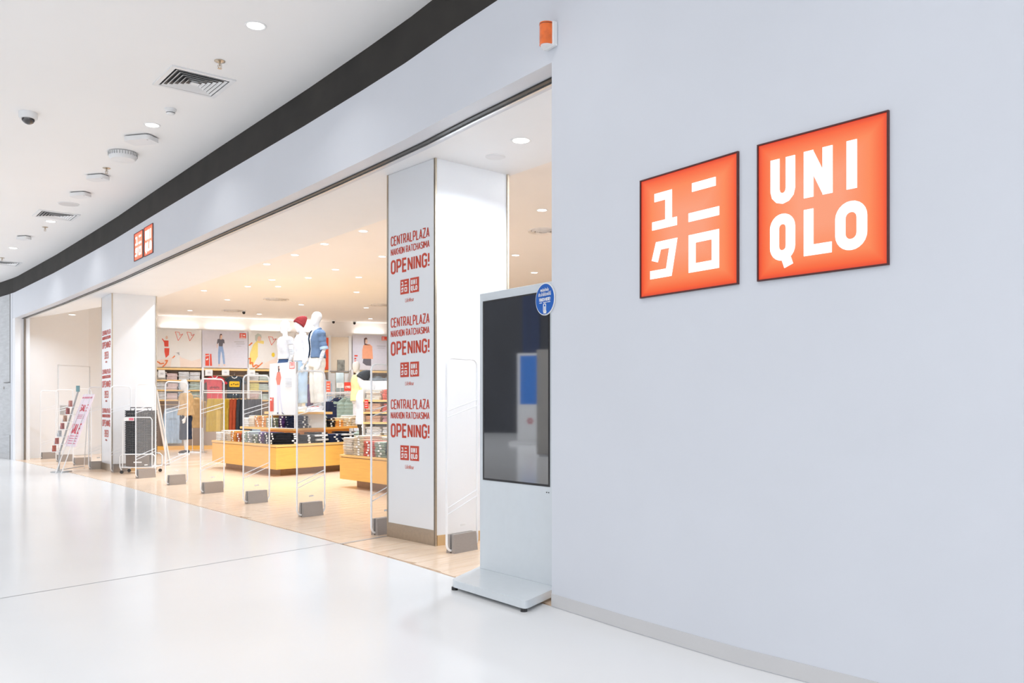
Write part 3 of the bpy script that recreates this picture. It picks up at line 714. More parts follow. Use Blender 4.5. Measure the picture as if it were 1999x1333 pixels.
RGB = dict(cream=(240,228,214), white=(244,244,246), pink=(246,222,220), coral=(238,128,112), sage=(176,192,178), navy=(44,52,78), black=(36,38,44),
           purple=(92,62,120), orange=(240,172,96), tan=(238,222,198), grey=(168,172,178), olive=(126,138,118), yellow=(250,236,160), rust=(186,96,66), denim=(70,92,130), lightblue=(206,220,236), peach=(248,210,186), mint=(216,228,220), rose=(226,180,188))

NF = [0]
STK = {}
def stack(p, z, rz, colr, n, w_, d_, h_, place, i, kind='folded shirt', nm='folded_shirt', side='left', sticker=False):
    kw = kind.split()[-1]
    for k in range(n):
        me = fold(colr if isinstance(colr, str) else colr[k % len(colr)], RGB[colr if isinstance(colr, str) else colr[k % len(colr)]], w_, d_, h_, (k+i) % 4)
        o = O(nm, me, None); NF[0] += 1
        j = random.uniform(-1,1)
        o.location = (p[0]+j*.010, p[1]+random.uniform(-.012,.012), z+k*h_*1.0+.0005); o.rotation_euler = (0,0,rz+j*.05)
        cn = colr if isinstance(colr, str) else colr[k % len(colr)]
        rank = 'topmost' if k == n-1 else ('bottom' if k == 0 else ORD[n-1-k]+' from top')
        tag(o, f'{cn} {kw} {rank}, {ORD[i]} stack from left, {place}', 'clothes', f'{kind}s, {place}')
        if sticker:
            key = round(h_,3)
            if key not in STK: STK[key] = mesh_of('size_sticker', MB().box(-.0,-.004,h_*.12,.05,.002,h_*.80), PRINTW)
            c = O('size_sticker', STK[key], None, o); c.location = (random.uniform(-.05,.02), -d_/2, 0)
def colr_dark(c): return (c if isinstance(c, str) else c[0]) in ('sage','olive','purple','navy','black','rust','orange','grey','coral','tan')
def row(P, Q, z, cols, ns, w_, d_, h_, place, kind='folded shirt', nm='folded_shirt', side='left', start=0, sticker=False):
    d = (Q-P); L_ = d.length; d.normalize(); n = len(cols)
    for i, c in enumerate(cols):
        p = P.lerp(Q, (i+.5)/n); stack(p, z, rot_of(d), c, ns[i % len(ns)], w_ or L_/n*.93, d_, h_, place, i+start, kind, nm, side, sticker and colr_dark(c))

# ------------------------------------------------------------------ central island
C = Vector((-3.96,14.6)); Lf = Vector((-5.83,16.9)); dr = Vector((.55,.84)).normalized(); R_ = C+dr*3.9; Bk = Lf+(R_-C)
isl = T('display_island', 'large two-tier oak display island piled with folded clothes under mannequins', 'display table', tuple(C)+(0,))
rel = lambda P: [tuple(Vector(p)-C) for p in P]
def inset(P, a):
    c = sum((Vector(p) for p in P), Vector((0,0)))/len(P); out = []
    for i in range(len(P)):
        p = Vector(P[i]); u = (Vector(P[i-1])-p).normalized(); v = (Vector(P[(i+1)%len(P)])-p).normalized(); s_ = abs(u.x*v.y-u.y*v.x)
        out.append(tuple(p+(u+v)*a/s_))
    return out
B0 = rel([C, R_, Bk, Lf])
O('toe_kick', MB().prism(inset(B0,.22), 0, .12), TOEM, isl)
O('lower_box', MB().prism(inset(B0,.01), .12, .485), OAK, isl)
O('lower_top', MB().prism(B0, .495, .535), OAKTOP, isl)
O('reveal', MB().prism(inset(B0,.03), .485, .495), TOEM, isl)
C2 = Vector((-3.95,15.75)); L2 = Vector((-5.50,17.6)); R2 = Vector((-3.05,18.5)); B2 = L2+(R2-C2)
U0 = rel([C2, R2, B2, L2])
O('upper_box', MB().prism(inset(U0,.35), .535, .745), OAK, isl)
O('upper_top', MB().prism(U0, .745, .785), OAKTOP, isl)
# platform the mannequins stand on
mp0 = [Vector((-4.08,15.80)), Vector((-3.38,16.40)), Vector((-4.45,18.2)), Vector((-5.02,17.65))]
O('platform_box', MB().prism(inset(rel(mp0),.12), .785, 1.04), WPLAST, isl)
O('platform_top', MB().prism(rel(mp0), 1.04, 1.085), OAKTOP, isl)
def inw(p, d, a): n = Vector((-d.y, d.x)); return p+n*a
dl = (C-Lf).normalized(); nl = Vector((-dl.y, dl.x))      # left face runs Lf -> C, inwards = nl
row(Lf+dl*.08+nl*.2, C-dl*.12+nl*.2, .536, ['white','cream','cream','orange','rust','sage','grey','olive','purple','navy','black'], [4,5,5,5,4,5,5], None, .3, .040, 'island lower tier, entrance side', sticker=True)
nr = Vector((-dr.y, dr.x))
row(C+dr*.28+nr*.2, C+dr*3.3+nr*.2, .536, ['black','black',('black','white'),'navy',('black','white'),'sage',('sage','grey'),'navy','tan'], [5,4,5,4,5,4,5], None, .3, .038, 'island lower tier, right side', sticker=True)
dl2 = (C2-L2).normalized(); nl2 = Vector((-dl2.y, dl2.x))
row(L2+dl2*.05+nl2*.18, C2-dl2*.2+nl2*.18, .786, ['white','cream','orange','orange','sage','olive','purple','navy'], [4,5,5,5,4], None, .28, .045, 'island upper tier, entrance side', sticker=True)
dr2 = (R2-C2).normalized(); nr2 = Vector((-dr2.y, dr2.x))
row(C2+dr2*.15+nr2*.12, R2-dr2*.1+nr2*.12, .786, ['navy',('black','white'),('sage','white'),'black','orange','tan','cream','cream'], [5,4,5,4,3,4], None, .3, .045, 'island upper tier, right side', sticker=True)

# ------------------------------------------------------------------ right oak table
tc1 = flr(662.5,934,.12); tdir = Vector((.83,-1.03)).normalized(); tl = 2.3; tdp = Vector((-tdir.y, tdir.x))
tb_ = T('display_table', 'low oak display table of folded knitwear cut off by the tall column', 'display table', tuple(tc1)+(0,), rot_of(tdir))
O('toe_kick', MB().box(.2,.18,0,tl-.2,1.1,.12), TOEM, tb_); O('box', MB().box(.005,.005,.12,tl-.005,1.3,.435), OAK, tb_)
O('reveal', MB().box(.02,.02,.435,tl-.02,1.28,.445), TOEM, tb_); O('top', MB().box(0,0,.445,tl,1.305,.475,.003), OAKTOP, tb_)
row(tc1+tdir*.03+tdp*.2, tc1+tdir*1.85+tdp*.2, .476, ['cream','tan','coral','sage','navy','white'], [7,8,6,6,6,5], None, .33, .036, 'front row of right table', sticker=True, nm='folded_sweater', kind='folded sweater')
row(tc1+tdir*.1+tdp*.75, tc1+tdir*1.85+tdp*.75, .476, ['cream','navy','black','rose','white'], [7,8,8,5], None, .36, .036, 'back row of right table', nm='folded_sweater', kind='folded sweater')

# ------------------------------------------------------------------ gondola shelf right
g0 = hit(709, (0,14.6), (1,0)); gdn = Vector((.94,-.34)).normalized(); gp = Vector((-.0,0))
gd = T('shelf_unit', 'open shelf unit stacked with pale folded shirts beside the tall column', 'shelf', tuple(g0)+(0,), rot_of(gdn))
GW = 1.3
O('back_panel', MB().box(0,.40,.1,GW,.42,1.62), WPLAST, gd); O('side_panel', MB().box(-.02,0,0,0,.42,1.62), WPLAST, gd); O('side_panel', MB().box(GW,0,0,GW+.02,.42,1.62), WPLAST, gd)
zs_ = [.30,.70,.92,1.09,1.29]
for z_ in zs_: O('shelf_board', MB().box(0,.0,z_-.03,GW,.4,z_), SHELFO, gd)
gn = Vector((-gdn.y, gdn.x))
pal = [['cream','grey','white','white'],['white','white','pink','rose'],['peach','rose','rose','white'],['peach','coral','peach','lightblue'],['cream','coral','white','white']]
for k, z_ in enumerate(zs_):
    nn = [6,5,3,4,5][k] if k != 1 else 4; hh = .036 if k != 0 else .05
    row(g0+gn*.2, g0+gn*.2+gdn*GW, z_+.001, pal[k], [nn], .28, .33, hh, f'{["lowest","second","third","fourth","top"][k]} shelf beside tall column', nm='folded_blouse', kind='folded blouse')

# ------------------------------------------------------------------ back wall bays
def wall_local(px, py=None, offs=0.):
    P = BW0-BWN*offs; p = hit(px, P, BWD); s_ = (p-BW0).dot(BWD)
    return s_, (zat(py, p.y) if py is not None else None)
RB = rot_of(BWD)
def bay(px0, px1, lb, shelves, grp='wall shelving bays'):
    D = .4; s0, _ = wall_local(px0, None, D); s1, _ = wall_local(px1, None, D)
    o = BW0+BWD*s0-BWN*D; t = T('wall_shelving', lb, 'shelving', tuple(o)+(0,), RB, grp)
    W = s1-s0
    O('back_panel', MB().box(0,D-.02,.1,W,D-.003,2.28), SHELFBACK, t)
    O('top_board', MB().box(0,0,2.22,W,D-.02,2.27), SHELFO, t)
    O('plinth', MB().box(0,.0,0,W,D,.1), OAK, t)
    O('upright', MB().box(-.03,-.005,0,.03,D-.003,2.30), WPLAST, t); 
    for z_ in shelves: O('shelf_board', MB().box(.03,.0,z_-.035,W-.03,D-.02,z_), SHELFO, t)
    return t, o, W, D
def card(px, py, px1, py1, lb, Yoff=.42, text_=None, mat=None):
    s0, z1 = wall_local(px, py, Yoff); s1, z0 = wall_local(px1, py1, Yoff); o = BW0+BWD*s0-BWN*Yoff
    t = T('price_card', lb, 'sign', tuple(o)+(z0,), RB)
    O('card', MB().box(0,0,0,s1-s0,.008,z1-z0), mat or PRINTW, t)
    a = MB(); text(a, text_ or '190', (s1-s0)/2, (z1-z0)/2, (z1-z0)*.28, None, t=.12, y=-.003); O('lettering', a, GREYT if not mat else PRINTW, t)
zsh = [1.94,1.665,1.39]
hs_ = .046
bA = bay(300,394,'shelving bay of pale folded shirts below the white hearts poster', zsh)
for k, z_ in enumerate(zsh+[]):
    cols = [['white','pink','white','white'],['white','pink','lightblue','mint'],['white','pink','lightblue','mint']][k]
    P = bA[1]+BWN*.2; row(P+BWD*.03, P+BWD*(bA[2]-.03), z_+.001, cols, [5,4,5], .28, .33, hs_, f'{["top","middle","lower"][k]} shelf, leftmost wall bay', nm='folded_tee', kind='folded tee')
bB = bay(396,484,'shelving bay with red and dark tees hanging below the jeans poster', [])
bC = bay(485,526,'narrow shelving bay of yellow and white shirts behind the island poster', zsh)
for k, z_ in enumerate(zsh):
    cols = [['white','mint'],['yellow','mint'],['pink','mint']][k]; P = bC[1]+BWN*.2
    row(P+BWD*.03, P+BWD*(bC[2]-.03), z_+.001, cols, [5,4], .27, .33, hs_, f'{["top","middle","lower"][k]} shelf, narrow wall bay', nm='folded_tee', kind='folded tee')
bD = bay(528,641,'shelving bay with hanging trousers behind the three island mannequins', [])
bF = bay(688,775,'shelving bay with grey padded jackets below the orange jacket poster', [])
card(309,722,322,737,'white price card hung on the leftmost wall bay',text_='190'); card(400.5,721,415,733.5,'white price card left above the hanging red tee')
card(433,721,447.5,732.5,'white price card between the hanging red and dark tees'); card(486,722,498,735,'white price card on the narrow middle bay')
def rail(b, z_=2.08):
    t = b[0]; O('hanging_rail', MB().tube([(.05,.15,z_),(b[2]-.05,.15,z_)], .014, 8), CHROME, t)
rail(bB); rail(bD); rail(bF)
O('hanging_rail', MB().tube([(.05,.15,1.25),(bA[2]-.05,.15,1.25)], .014, 8), CHROME, bA[0])
O('hanging_rail', MB().tube([(.05,.15,1.25),(bC[2]-.05,.15,1.25)], .014, 8), CHROME, bC[0])

# posters on the back wall: flat prints, drawn in millimetre thin layers
def poster(px0, px1, lb, base=None, y0=642, y1=717):
    s0, z1 = wall_local(px0, y0, .03); s1, z0 = wall_local(px1, y1, .03); z1 = 3.37; z0 = 2.31
    o = BW0+BWD*s0-BWN*.06; t = T('wall_poster', lb, 'poster', tuple(o)+(z0,), RB); W, Hh = s1-s0, z1-z0
    O('backing', MB().box(0,0,0,W,.03,Hh), base or PRINTW, t)
    return t, W, Hh, px0, px1, y0, y1
def pr(P, shapes):                              # shapes: (name, material, [poly...]) in fractions (u right, v down)
    t, W, Hh = P[:3]
    for i, (nm, mt, polys) in enumerate(shapes):
        a = MB()
        for q in polys: flat(a, [(u*W, (1-v)*Hh) for u, v in q], -.002-.0015*i, .0012)
        O(nm, a, mt, t)
SKIN = M('print skin', lin(240,206,188), rough=.6, noise=.02); HAIR = M('print dark hair', lin(110,80,78), rough=.6, noise=.05)
PNAVY = M('print charcoal', lin(110,108,120), rough=.6, noise=.03); PJEAN = M('print jeans', lin(150,178,222), rough=.6, noise=.08); PLAV = M('print lavender', lin(226,226,240), rough=.6, noise=.02)
PYEL = M('print yellow', lin(252,232,140), rough=.6, noise=.03); PORG = M('print orange', lin(240,130,70), rough=.6, noise=.03); PPEACH = M('print peach coat', lin(250,176,140), rough=.6, noise=.03); PGRN = M('print grey green', lin(196,206,200), rough=.6, noise=.04); PCREAM = M('print cream', lin(248,232,224), rough=.6, noise=.02)
def ellp(cx, cy, rx, ry, n=14): return [(cx+rx*math.cos(2*math.pi*i/n), cy+ry*math.sin(2*math.pi*i/n)) for i in range(n)]
def line2(pts, t, asp=1.):                      # polyline as polygons in fraction space
    out = []
    for a, b in zip(pts, pts[1:]):
        d = Vector((b[0]-a[0], (b[1]-a[1]))); d.normalize(); n = Vector((-d.y, d.x))*t/2
        out.append([(a[0]+n.x, a[1]+n.y), (b[0]+n.x, b[1]+n.y), (b[0]-n.x, b[1]-n.y), (a[0]-n.x, a[1]-n.y)])
    return out
heart = lambda cx, cy, s: line2([(cx-.02*s,cy+.12*s),(cx-.07*s,cy-.06*s),(cx-.0*s,cy-.05*s),(cx+.01*s,cy+.01*s),(cx+.06*s,cy-.02*s),(cx-.02*s,cy+.12*s)], .010)
P = poster(306,393.5,'wide white poster with red dress figure, pale sweater and orange scribbles')
pr(P, [('print_ground', PCREAM, [[(0,.82),(.3,.75),(.6,.62),(.95,.58),(1,1),(0,1)]]), ('figure_sweater', PRINTW, [[(.5,.25),(.72,.2),(.95,.3),(1,.75),(.78,.83),(.55,.75),(.42,.6)],[(.33,.8),(.42,.62),(.5,.6),(.52,1),(.3,1)]]),
       ('figure_dress', REDS, [[(.16,.3),(.26,.3),(.26,.46),(.17,.46)],[(.17,.5),(.28,.5),(.27,.68),(.2,.76),(.17,.6)],[(.11,.25),(.13,.25),(.18,.33),(.16,.35)]]), ('figure_head', SKIN, [ellp(.22,.22,.025,.045)]),
       ('scribble', REDS, heart(.5,.14,1.3)+heart(.76,.14,1.3)), ('scribble', PORG, line2([(.0,.86),(.05,.88),(.08,.92),(.16,.90)],.03)+line2([(.18,.84),(.24,.82),(.2,.92),(.13,1.0)],.03)+line2([(.35,.76),(.4,.7)],.025))])
P = poster(394.5,483.5,'wide lavender poster of woman in dark top and jeans', PLAV)
pr(P, [('figure_jeans', PJEAN, [[(.36,.42),(.45,.42),(.48,.6),(.50,.9),(.46,.9),(.43,.62),(.41,.55),(.395,.7),(.385,.9),(.35,.9),(.345,.6)]]),
       ('figure_top', PNAVY, [[(.335,.23),(.36,.225),(.45,.225),(.48,.24),(.49,.34),(.455,.33),(.445,.42),(.365,.42),(.36,.32),(.335,.36),(.32,.34)]]),
       ('figure_skin', SKIN, [ellp(.41,.15,.028,.06), [(.395,.2),(.425,.2),(.43,.235),(.39,.235)], [(.32,.35),(.335,.36),(.33,.47),(.315,.46)],[(.355,.9),(.38,.9),(.385,.955),(.355,.955)],[(.465,.9),(.495,.9),(.51,.94),(.475,.945)]]),
       ('figure_hair', HAIR, [[(.385,.1),(.41,.08),(.435,.1),(.43,.12),(.4,.12),(.39,.2),(.375,.24),(.38,.15)]]),
       ('red_block', REDS, [[(.07,.63),(.15,.63),(.15,.95),(.07,.95)],[(.17,.63),(.2,.63),(.215,.95),(.17,.95)],[(.82,.05),(.96,.05),(.96,.19),(.82,.19)]]),
       ('white_marks', PRINTW, [[(.07,.68),(.15,.66),(.15,.68),(.07,.70)],[(.08,.78),(.12,.75),(.14,.77),(.10,.81)],[(.845,.07),(.855,.07),(.855,.15),(.845,.15)],[(.87,.07),(.88,.07),(.88,.15),(.87,.15)],[(.9,.09),(.94,.09),(.94,.13),(.9,.13)],[(.835,.165),(.945,.165),(.945,.18),(.835,.18)]]),
       ('small_print', GREYT, [[(.7,.285),(.92,.28),(.92,.295),(.7,.30)],[(.74,.34),(.93,.335),(.93,.35),(.74,.355)],[(.76,.40),(.86,.40),(.86,.41),(.76,.41)]])])
P = poster(485,575,'wide white poster with grey haired figure in yellow and orange scribbles')
pr(P, [('print_ground', PCREAM, [[(.35,.85),(.75,.6),(1,.7),(1,1),(.3,1)]]), ('figure_coat', PYEL, [[(.1,.35),(.2,.22),(.33,.25),(.32,.4),(.1,.9),(.02,.9),(.03,.6)]]), ('figure_shirt', PRINTW, [[(.2,.3),(.4,.35),(.5,.55),(.38,.8),(.2,.85)]]),
       ('figure_hair', PGRN, [[(.14,.1),(.2,.04),(.27,.08),(.28,.16),(.2,.17),(.17,.28),(.14,.22)]]), ('figure_face', SKIN, [ellp(.23,.19,.04,.075)]),
       ('scribble', PORG, line2([(.0,.75),(.04,.72),(.03,.88),(.08,.83),(.1,.97),(.16,.9),(.22,.94),(.14,1.0)],.028)+line2([(.2,.96),(.3,.84)],.025)+line2([(.01,.38),(.08,.3)],.03)), ('scribble', REDS, heart(.52,.2,1.3)), ('flower', M('print lemon', lin(250,220,60), rough=.6), [ellp(.53,.62,.035,.06)])])
P = poster(577,629,'plain white poster between the mannequin heads and red panel')
pr(P, [('scribble', REDS, line2([(.1,.1),(.3,.05),(.4,.1)],.02))])
# red panel
s0, _ = wall_local(630,None,.1); s1, _ = wall_local(641,None,.1); z1 = 3.25; z0 = 2.3; o_ = BW0+BWD*s0-BWN*.12
t = T('red_panel', 'narrow bright orange red panel behind the denim shirt mannequin', 'sign', tuple(o_)+(z0,), RB); O('board', MB().box(0,0,0,s1-s0,.06,z1-z0,.004), M('orange red board', lin(242,92,58), rough=.5, noise=.03, em=lin(242,92,58), es=.0), t)
O('print', MB().box(.02,-.003,.1,.05,0,.3), PRINTW, t)
P = poster(688,757,'lavender poster of woman in peach coat beside the tall column', PLAV)
pr(P, [('figure_trousers', PNAVY, [[(.3,.68),(.52,.68),(.52,.88),(.38,.87),(.28,.8)]]), ('figure_coat', PPEACH, [[(.3,.3),(.36,.26),(.48,.26),(.55,.32),(.57,.68),(.27,.68),(.27,.45)]]),
       ('figure_face', SKIN, [ellp(.38,.19,.04,.07)]), ('figure_hair', HAIR, [[(.32,.1),(.38,.07),(.42,.12),(.36,.13),(.35,.24),(.42,.27),(.5,.29),(.33,.29),(.32,.2)]]),
       ('red_block', REDS, [[(.05,.58),(.14,.58),(.14,.62),(.05,.62)],[(.05,.66),(.1,.66),(.1,.7),(.05,.7)],[(.05,.74),(.1,.74),(.13,.9),(.05,.9)],[(.82,.03),(.97,.03),(.97,.15),(.82,.15)]]),
       ('white_marks', PRINTW, [[(.845,.05),(.86,.05),(.86,.11),(.845,.11)],[(.88,.05),(.89,.05),(.89,.11),(.88,.11)],[(.83,.125),(.95,.125),(.95,.14),(.83,.14)]]), ('small_print', GREYT, [[(.68,.3),(.93,.3),(.93,.315),(.68,.315)],[(.7,.36),(.9,.36),(.9,.37),(.7,.37)]])])

for k, (pa_, pb_) in enumerate(((306,394),(394,484),(484,575),(577,629),(688,757))):
    s0, _ = wall_local(pa_,None,.2); s1, _ = wall_local(pb_,None,.2); o_ = BW0+BWD*(s0+.1)-BWN*.10; Lc = s1-s0-.2
    t = T('cove_light', f'slim white light trough above the {["red dress","jeans","grey haired figure","plain white","peach coat"][k]} poster', 'light', tuple(o_)+(3.375,), RB)
    O('trough', MB().box(0,-.03,0,Lc,.05,.025), WPLAST, t)
    l = bpy.data.lights.new('tube', 'AREA'); l.shape = 'RECTANGLE'; l.size = Lc; l.size_y = .05; l.energy = COVE_LAMP_W; l.color = (1,.97,.94)
    lo = bpy.data.objects.new('tube', l); COL.objects.link(lo); lo.parent = t; lo.location = (Lc/2,.01,.03); lo.rotation_euler = (math.pi,0,0)
for k, (P_, Q_) in enumerate(((RW[0].lerp(RW[1],.12), RW[0].lerp(RW[1],.5)), (RW[0].lerp(RW[1],.55), RW[0].lerp(RW[1],.95)))):  # added uplights on the hidden right wall, there to brighten the shop ceiling
    d_ = (Q_-P_); Lc = d_.length; d_.normalize(); n_ = Vector((-d_.y, d_.x)); o_ = P_+n_*.1
    t = T('cove_light', ['slim light trough high on the shop right wall, nearer the entrance','slim light trough high on the shop right wall, farther in'][k], 'light', tuple(o_)+(2.9,), rot_of(d_))
    O('trough', MB().box(0,-.05,0,Lc,.10,.025), WPLAST, t)
    l = bpy.data.lights.new('tube', 'AREA'); l.shape = 'RECTANGLE'; l.size = Lc; l.size_y = .08; l.energy = COVE_LAMP_W*44; l.color = (.88,.94,1)
    lo = bpy.data.objects.new('tube', l); COL.objects.link(lo); lo.parent = t; lo.location = (Lc/2,.03,.03); lo.rotation_euler = (math.pi,0,0)
# fitting-room passage between the red panel and the poster
s0, _ = wall_local(643,None,.05); s1, _ = wall_local(683,None,.05); W = s1-s0; o_ = BW0+BWD*s0-BWN*.06
t = T('fitting_room_front', 'beige fitting room front with picture and tall mirror left of peach coat poster', 'partition', tuple(o_)+(0,), RB)
BEIGE = M('beige panel', lin(236,224,206), rough=.6, noise=.02)
O('panel', MB().box(0,0,0,W,.05,3.28), BEIGE, t)
O('upright', MB().box(-.04,-.04,0,.04,.05,3.32), WPLAST, t); O('upright', MB().box(W-.04,-.04,0,W+.04,.05,3.32), WPLAST, t)
O('picture', MB().box(W*.38,-.03,2.28,W*.74,0,2.6,.003), M('grey photograph', lin(150,152,146), rough=.5, noise=.5, scale=7), t)
O('cross_rail', MB().box(0,-.05,2.24,W,0,2.27), STEEL, t)
O('mirror', MB().box(W*.3,-.03,1.0,W*.7,-.001,2.22,.003), M('mirror glass', (.42,.46,.44), rough=.12, metal=.8, noise=.1, scale=2), t)
O('white_door', MB().box(W*.04,-.025,.05,W*.27,-.001,2.2,.003), WPLAST, t); O('white_door', MB().box(W*.73,-.025,.05,W*.96,-.001,2.2,.003), WPLAST, t)

# ------------------------------------------------------------------ garments on hangers
def hanger(t, w_=.4, z=0., y=0.):
    a = MB().tube([(-w_/2,y,z-.1),(-.03,y,z-.02),(0,y,z-.01),(.03,y,z-.02),(w_/2,y,z-.1)], .009, 6)
    O('hanger', a, SHELFO, t)
    O('hook', MB().tube([(0,y,z-.01),(0,y,z+.03)]+[(.02*math.sin(a_), y, z+.05-.02*math.cos(a_)) for a_ in (0.2,1.2,2.2,3.2,4.0)], .003, 5), CHROME, t)
GMC = {}
def tee_mesh(key, mat, w_=.46, h_=.66, slv=.22, dep=.10):
    if key in GMC: return GMC[key]
    mb = MB(); n = 18; rs = []
    for z, ww, dd in ((-h_,.46,.8),(-h_*.98,.5,1),(-h_*.6,.47,1),(-h_*.3,.5,1),(-h_*.16,.5,.95),(-.05,.36,.7),(-.015,.16,.5)):
        rs.append([(w_*ww*math.cos(2*math.pi*i/n)*(1+.0*i), dep*.5*dd*math.sin(2*math.pi*i/n)*(1+.25*math.sin(i*2.3+z*9)), z) for i in range(n)])
    mb.rings(rs)
    for s_ in (-1,1):
        mb.tube([(s_*w_*.30,0,-.06),(s_*w_*.46,0,-.10),(s_*(w_*.46+slv*.62),0,-.10-slv*.75)], [.05,.07,.078], 10, flat=.5, up=(0,-1,0))
    
    me = organic('tee', mb, mat, .016, 3); GMC[key] = me; return me
def coat_mesh(key, mat, w_=.5, h_=.7, sl=.55, dep=.16, puff=0):
    if key in GMC: return GMC[key]
    mb = MB(); n = 20; rs = []; K = 24
    for k in range(K+1):
        v = k/K; z = -h_*(1-v)-.02*v; ww = .5 if v < .75 else .5-.34*((v-.75)/.25)**1.4; pf = 1+puff*abs(math.sin(v*math.pi*7))
        rs.append([(w_*ww*math.cos(2*math.pi*i/n), dep*.5*pf*(1 if v < .8 else .7)*math.sin(2*math.pi*i/n)*(1+.15*math.sin(i*1.9)), z) for i in range(n)])
    mb.rings(rs)
    for s_ in (-1,1):
        pts = []; R = []
        for k in range(13):
            v = k/12; pts.append((s_*(w_*.40+v*.10*w_*2*.6+.02), -.01, -.09-v*sl)); R.append((.075-.015*v)*(1+puff*.6*abs(math.sin(v*math.pi*5))))
        mb.tube(pts, R, 10, flat=.8)
    mb.tube([(-.07,-.02,-.03),(0,-.06,-.05),(.07,-.02,-.03)], .03, 8); mb.tube([(-.07,-.0,-.03),(0,.05,-.0),(.07,-.0,-.03)], .03, 8)
    me = organic('coat', mb, mat, .015, 2); GMC[key] = me; return me
def pants_mesh(key, mat, w_=.36, h_=1.0, flare=1.1, dep=.09):
    if key in GMC: return GMC[key]
    mb = MB(); n = 20
    mb.rings([[(w_*.5*a*math.cos(2*math.pi*i/n), dep*.6*math.sin(2*math.pi*i/n)*(1+.3*math.sin(i*2.1)), z) for i in range(n)] for z, a in ((-.3,1.05),(-.18,1.0),(-.03,.86),(0,.84))])
    for s_ in (-1,1):
        rs = []
        for k in range(8):
            v = k/7; rs.append([(s_*w_*(.25+.05*v)+w_*.25*(1+(flare-1)*v)*math.cos(2*math.pi*i/n), dep*.5*math.sin(2*math.pi*i/n)*(1+.35*math.sin(i*1.7+s_)), -.25-v*(h_-.25)) for i in range(n)])
        mb.rings(rs)
    me = organic('trousers', mb, mat, .015, 3); GMC[key] = me; return me
def hung(kind, key, rgbname, p, z, rz, label, cat='clothes', grp=None, **kw):
    mat = cloth(rgbname, RGB2[rgbname]); nm = {'tee':'tee_shirt','coat':'jacket','pants':'trousers'}[kind]
    t = T(nm, label, cat, (p[0], p[1], z-.06), rz, grp)
    if kind == 'tee': O('neckline', MB().tube([(-.075,-.02,-.03),(-.05,-.05,-.075),(0,-.06,-.095),(.05,-.05,-.075),(.075,-.02,-.03)], .014, 6), PRINTW, t)
    fn = {'tee':tee_mesh,'coat':coat_mesh,'pants':pants_mesh}[kind]
    me = fn(key, mat, **kw); o = O({'tee':'shirt_body','coat':'jacket_body','pants':'trouser_body'}[kind], me, None, t)
    if kind == 'pants': o.location = (0,0,-.06); O('clip_bar', MB().box(-.15,-.012,-.075,.15,.012,-.055), SHELFO, t); O('hook', MB().tube([(0,0,-.06),(0,0,.04),(.02,0,.06),(0,0,.075)], .003, 5), CHROME, t)
    else: hanger(t, .38, 0)
    return t
RGB2 = dict(RGB); RGB2.update(redtee=(228,78,88), slate=(74,84,94), mustard=(190,160,56), ochre=(206,176,84), rusty=(166,76,50), charcoal=(58,62,68), beige=(206,172,126), lightdenim=(176,200,224), paleblue=(150,184,232), plum=(112,92,128), greypuff=(148,160,170), greenpuff=(150,168,158), navypuff=(44,50,74), ivory=(224,220,212), darkskirt=(66,68,76), yellowcoat=(244,228,176), whitecloth=(220,222,228), denimshirt=(98,118,146))
def bayp(px, yo=.25): p = hit(px, BW0-BWN*(yo), BWD); return p
p = bayp(419); t = hung('tee','red','redtee',p,zat(728,p.y)+.0,RB,'red tee hanging on the back wall below the jeans poster', w_=.44, h_=.70, slv=.2)
a = MB()
for k in range(7): a.box(-.13+k*.038,-.067,-.38+.01*(k%3),-.108+k*.038,-.063,-.33+.012*(k%2)); O('print', a, M('maroon print', lin(130,40,50), rough=.7), t)
p = bayp(457.5); t = hung('tee','slate','slate',p,zat(728,p.y)+.0,RB,'dark slate tee with yellow print patch hanging on the back wall', w_=.42, h_=.66, slv=.2)
y_ = O('print_patch', MB().prismy(round_poly([(-.14,-.34),(.14,-.34),(.14,-.18),(-.14,-.18)],.03), -.066, -.055), M('yellow print patch', lin(250,196,40), rough=.6), t)
a = MB()
for k, (x, z) in enumerate(((-.08,-.27),(-.02,-.25),(.04,-.27),(.09,-.26))): a.box(x-.02,-.068,z-.02,x+.02,-.066,z+.015)
O('print_marks', a, M('olive print', lin(120,100,30), rough=.7), y_)
for k, (px, lb) in enumerate(((332,'light blue jeans hanging leftmost under the pale shirts shelf'),(341,'light blue jeans hanging beside the beige jacket mannequin'))):
    p = bayp(px,.2); hung('pants','ldenim','lightdenim',p,1.28,RB+.3*(1-2*k),lb, w_=.36, h_=1.0)
p = bayp(502,.2); hung('pants','ldenim2','lightdenim',p,1.28,RB,'light blue jeans hanging below the narrow middle bay', w_=.3)
for px, c_, lb in ((601,'paleblue','pale blue trousers hanging between the mannequins'),(607,'plum','plum trousers hanging behind the white trousers'),(586,'ivory','ivory trousers hanging behind the island poster')):
    p = bayp(px,.25); hung('pants',c_,c_,p,1.98,RB+1.0,lb, w_=.4, h_=.95)
for px, c_, lb in ((626,'white','white shirt hanging below the red panel'),(632,'navy','navy shirt hanging below the red panel'),(637,'lightblue','light blue shirt hanging below the red panel edge')):
    p = bayp(px,.25); hung('coat','hang'+c_,c_,p,2.05,RB+.9,lb, w_=.4, h_=.75, sl=.55)
p = bayp(737); hung('coat','greypuff','greypuff',p,zat(730,p.y)+.03,RB,'grey padded jacket hanging below the peach coat poster',w_=.5,h_=.62,sl=.5,dep=.2,puff=.25)
p = bayp(762); hung('coat','greypuff','greypuff',p,zat(730,p.y)+.03,RB,'second grey padded jacket mostly behind the tall column')

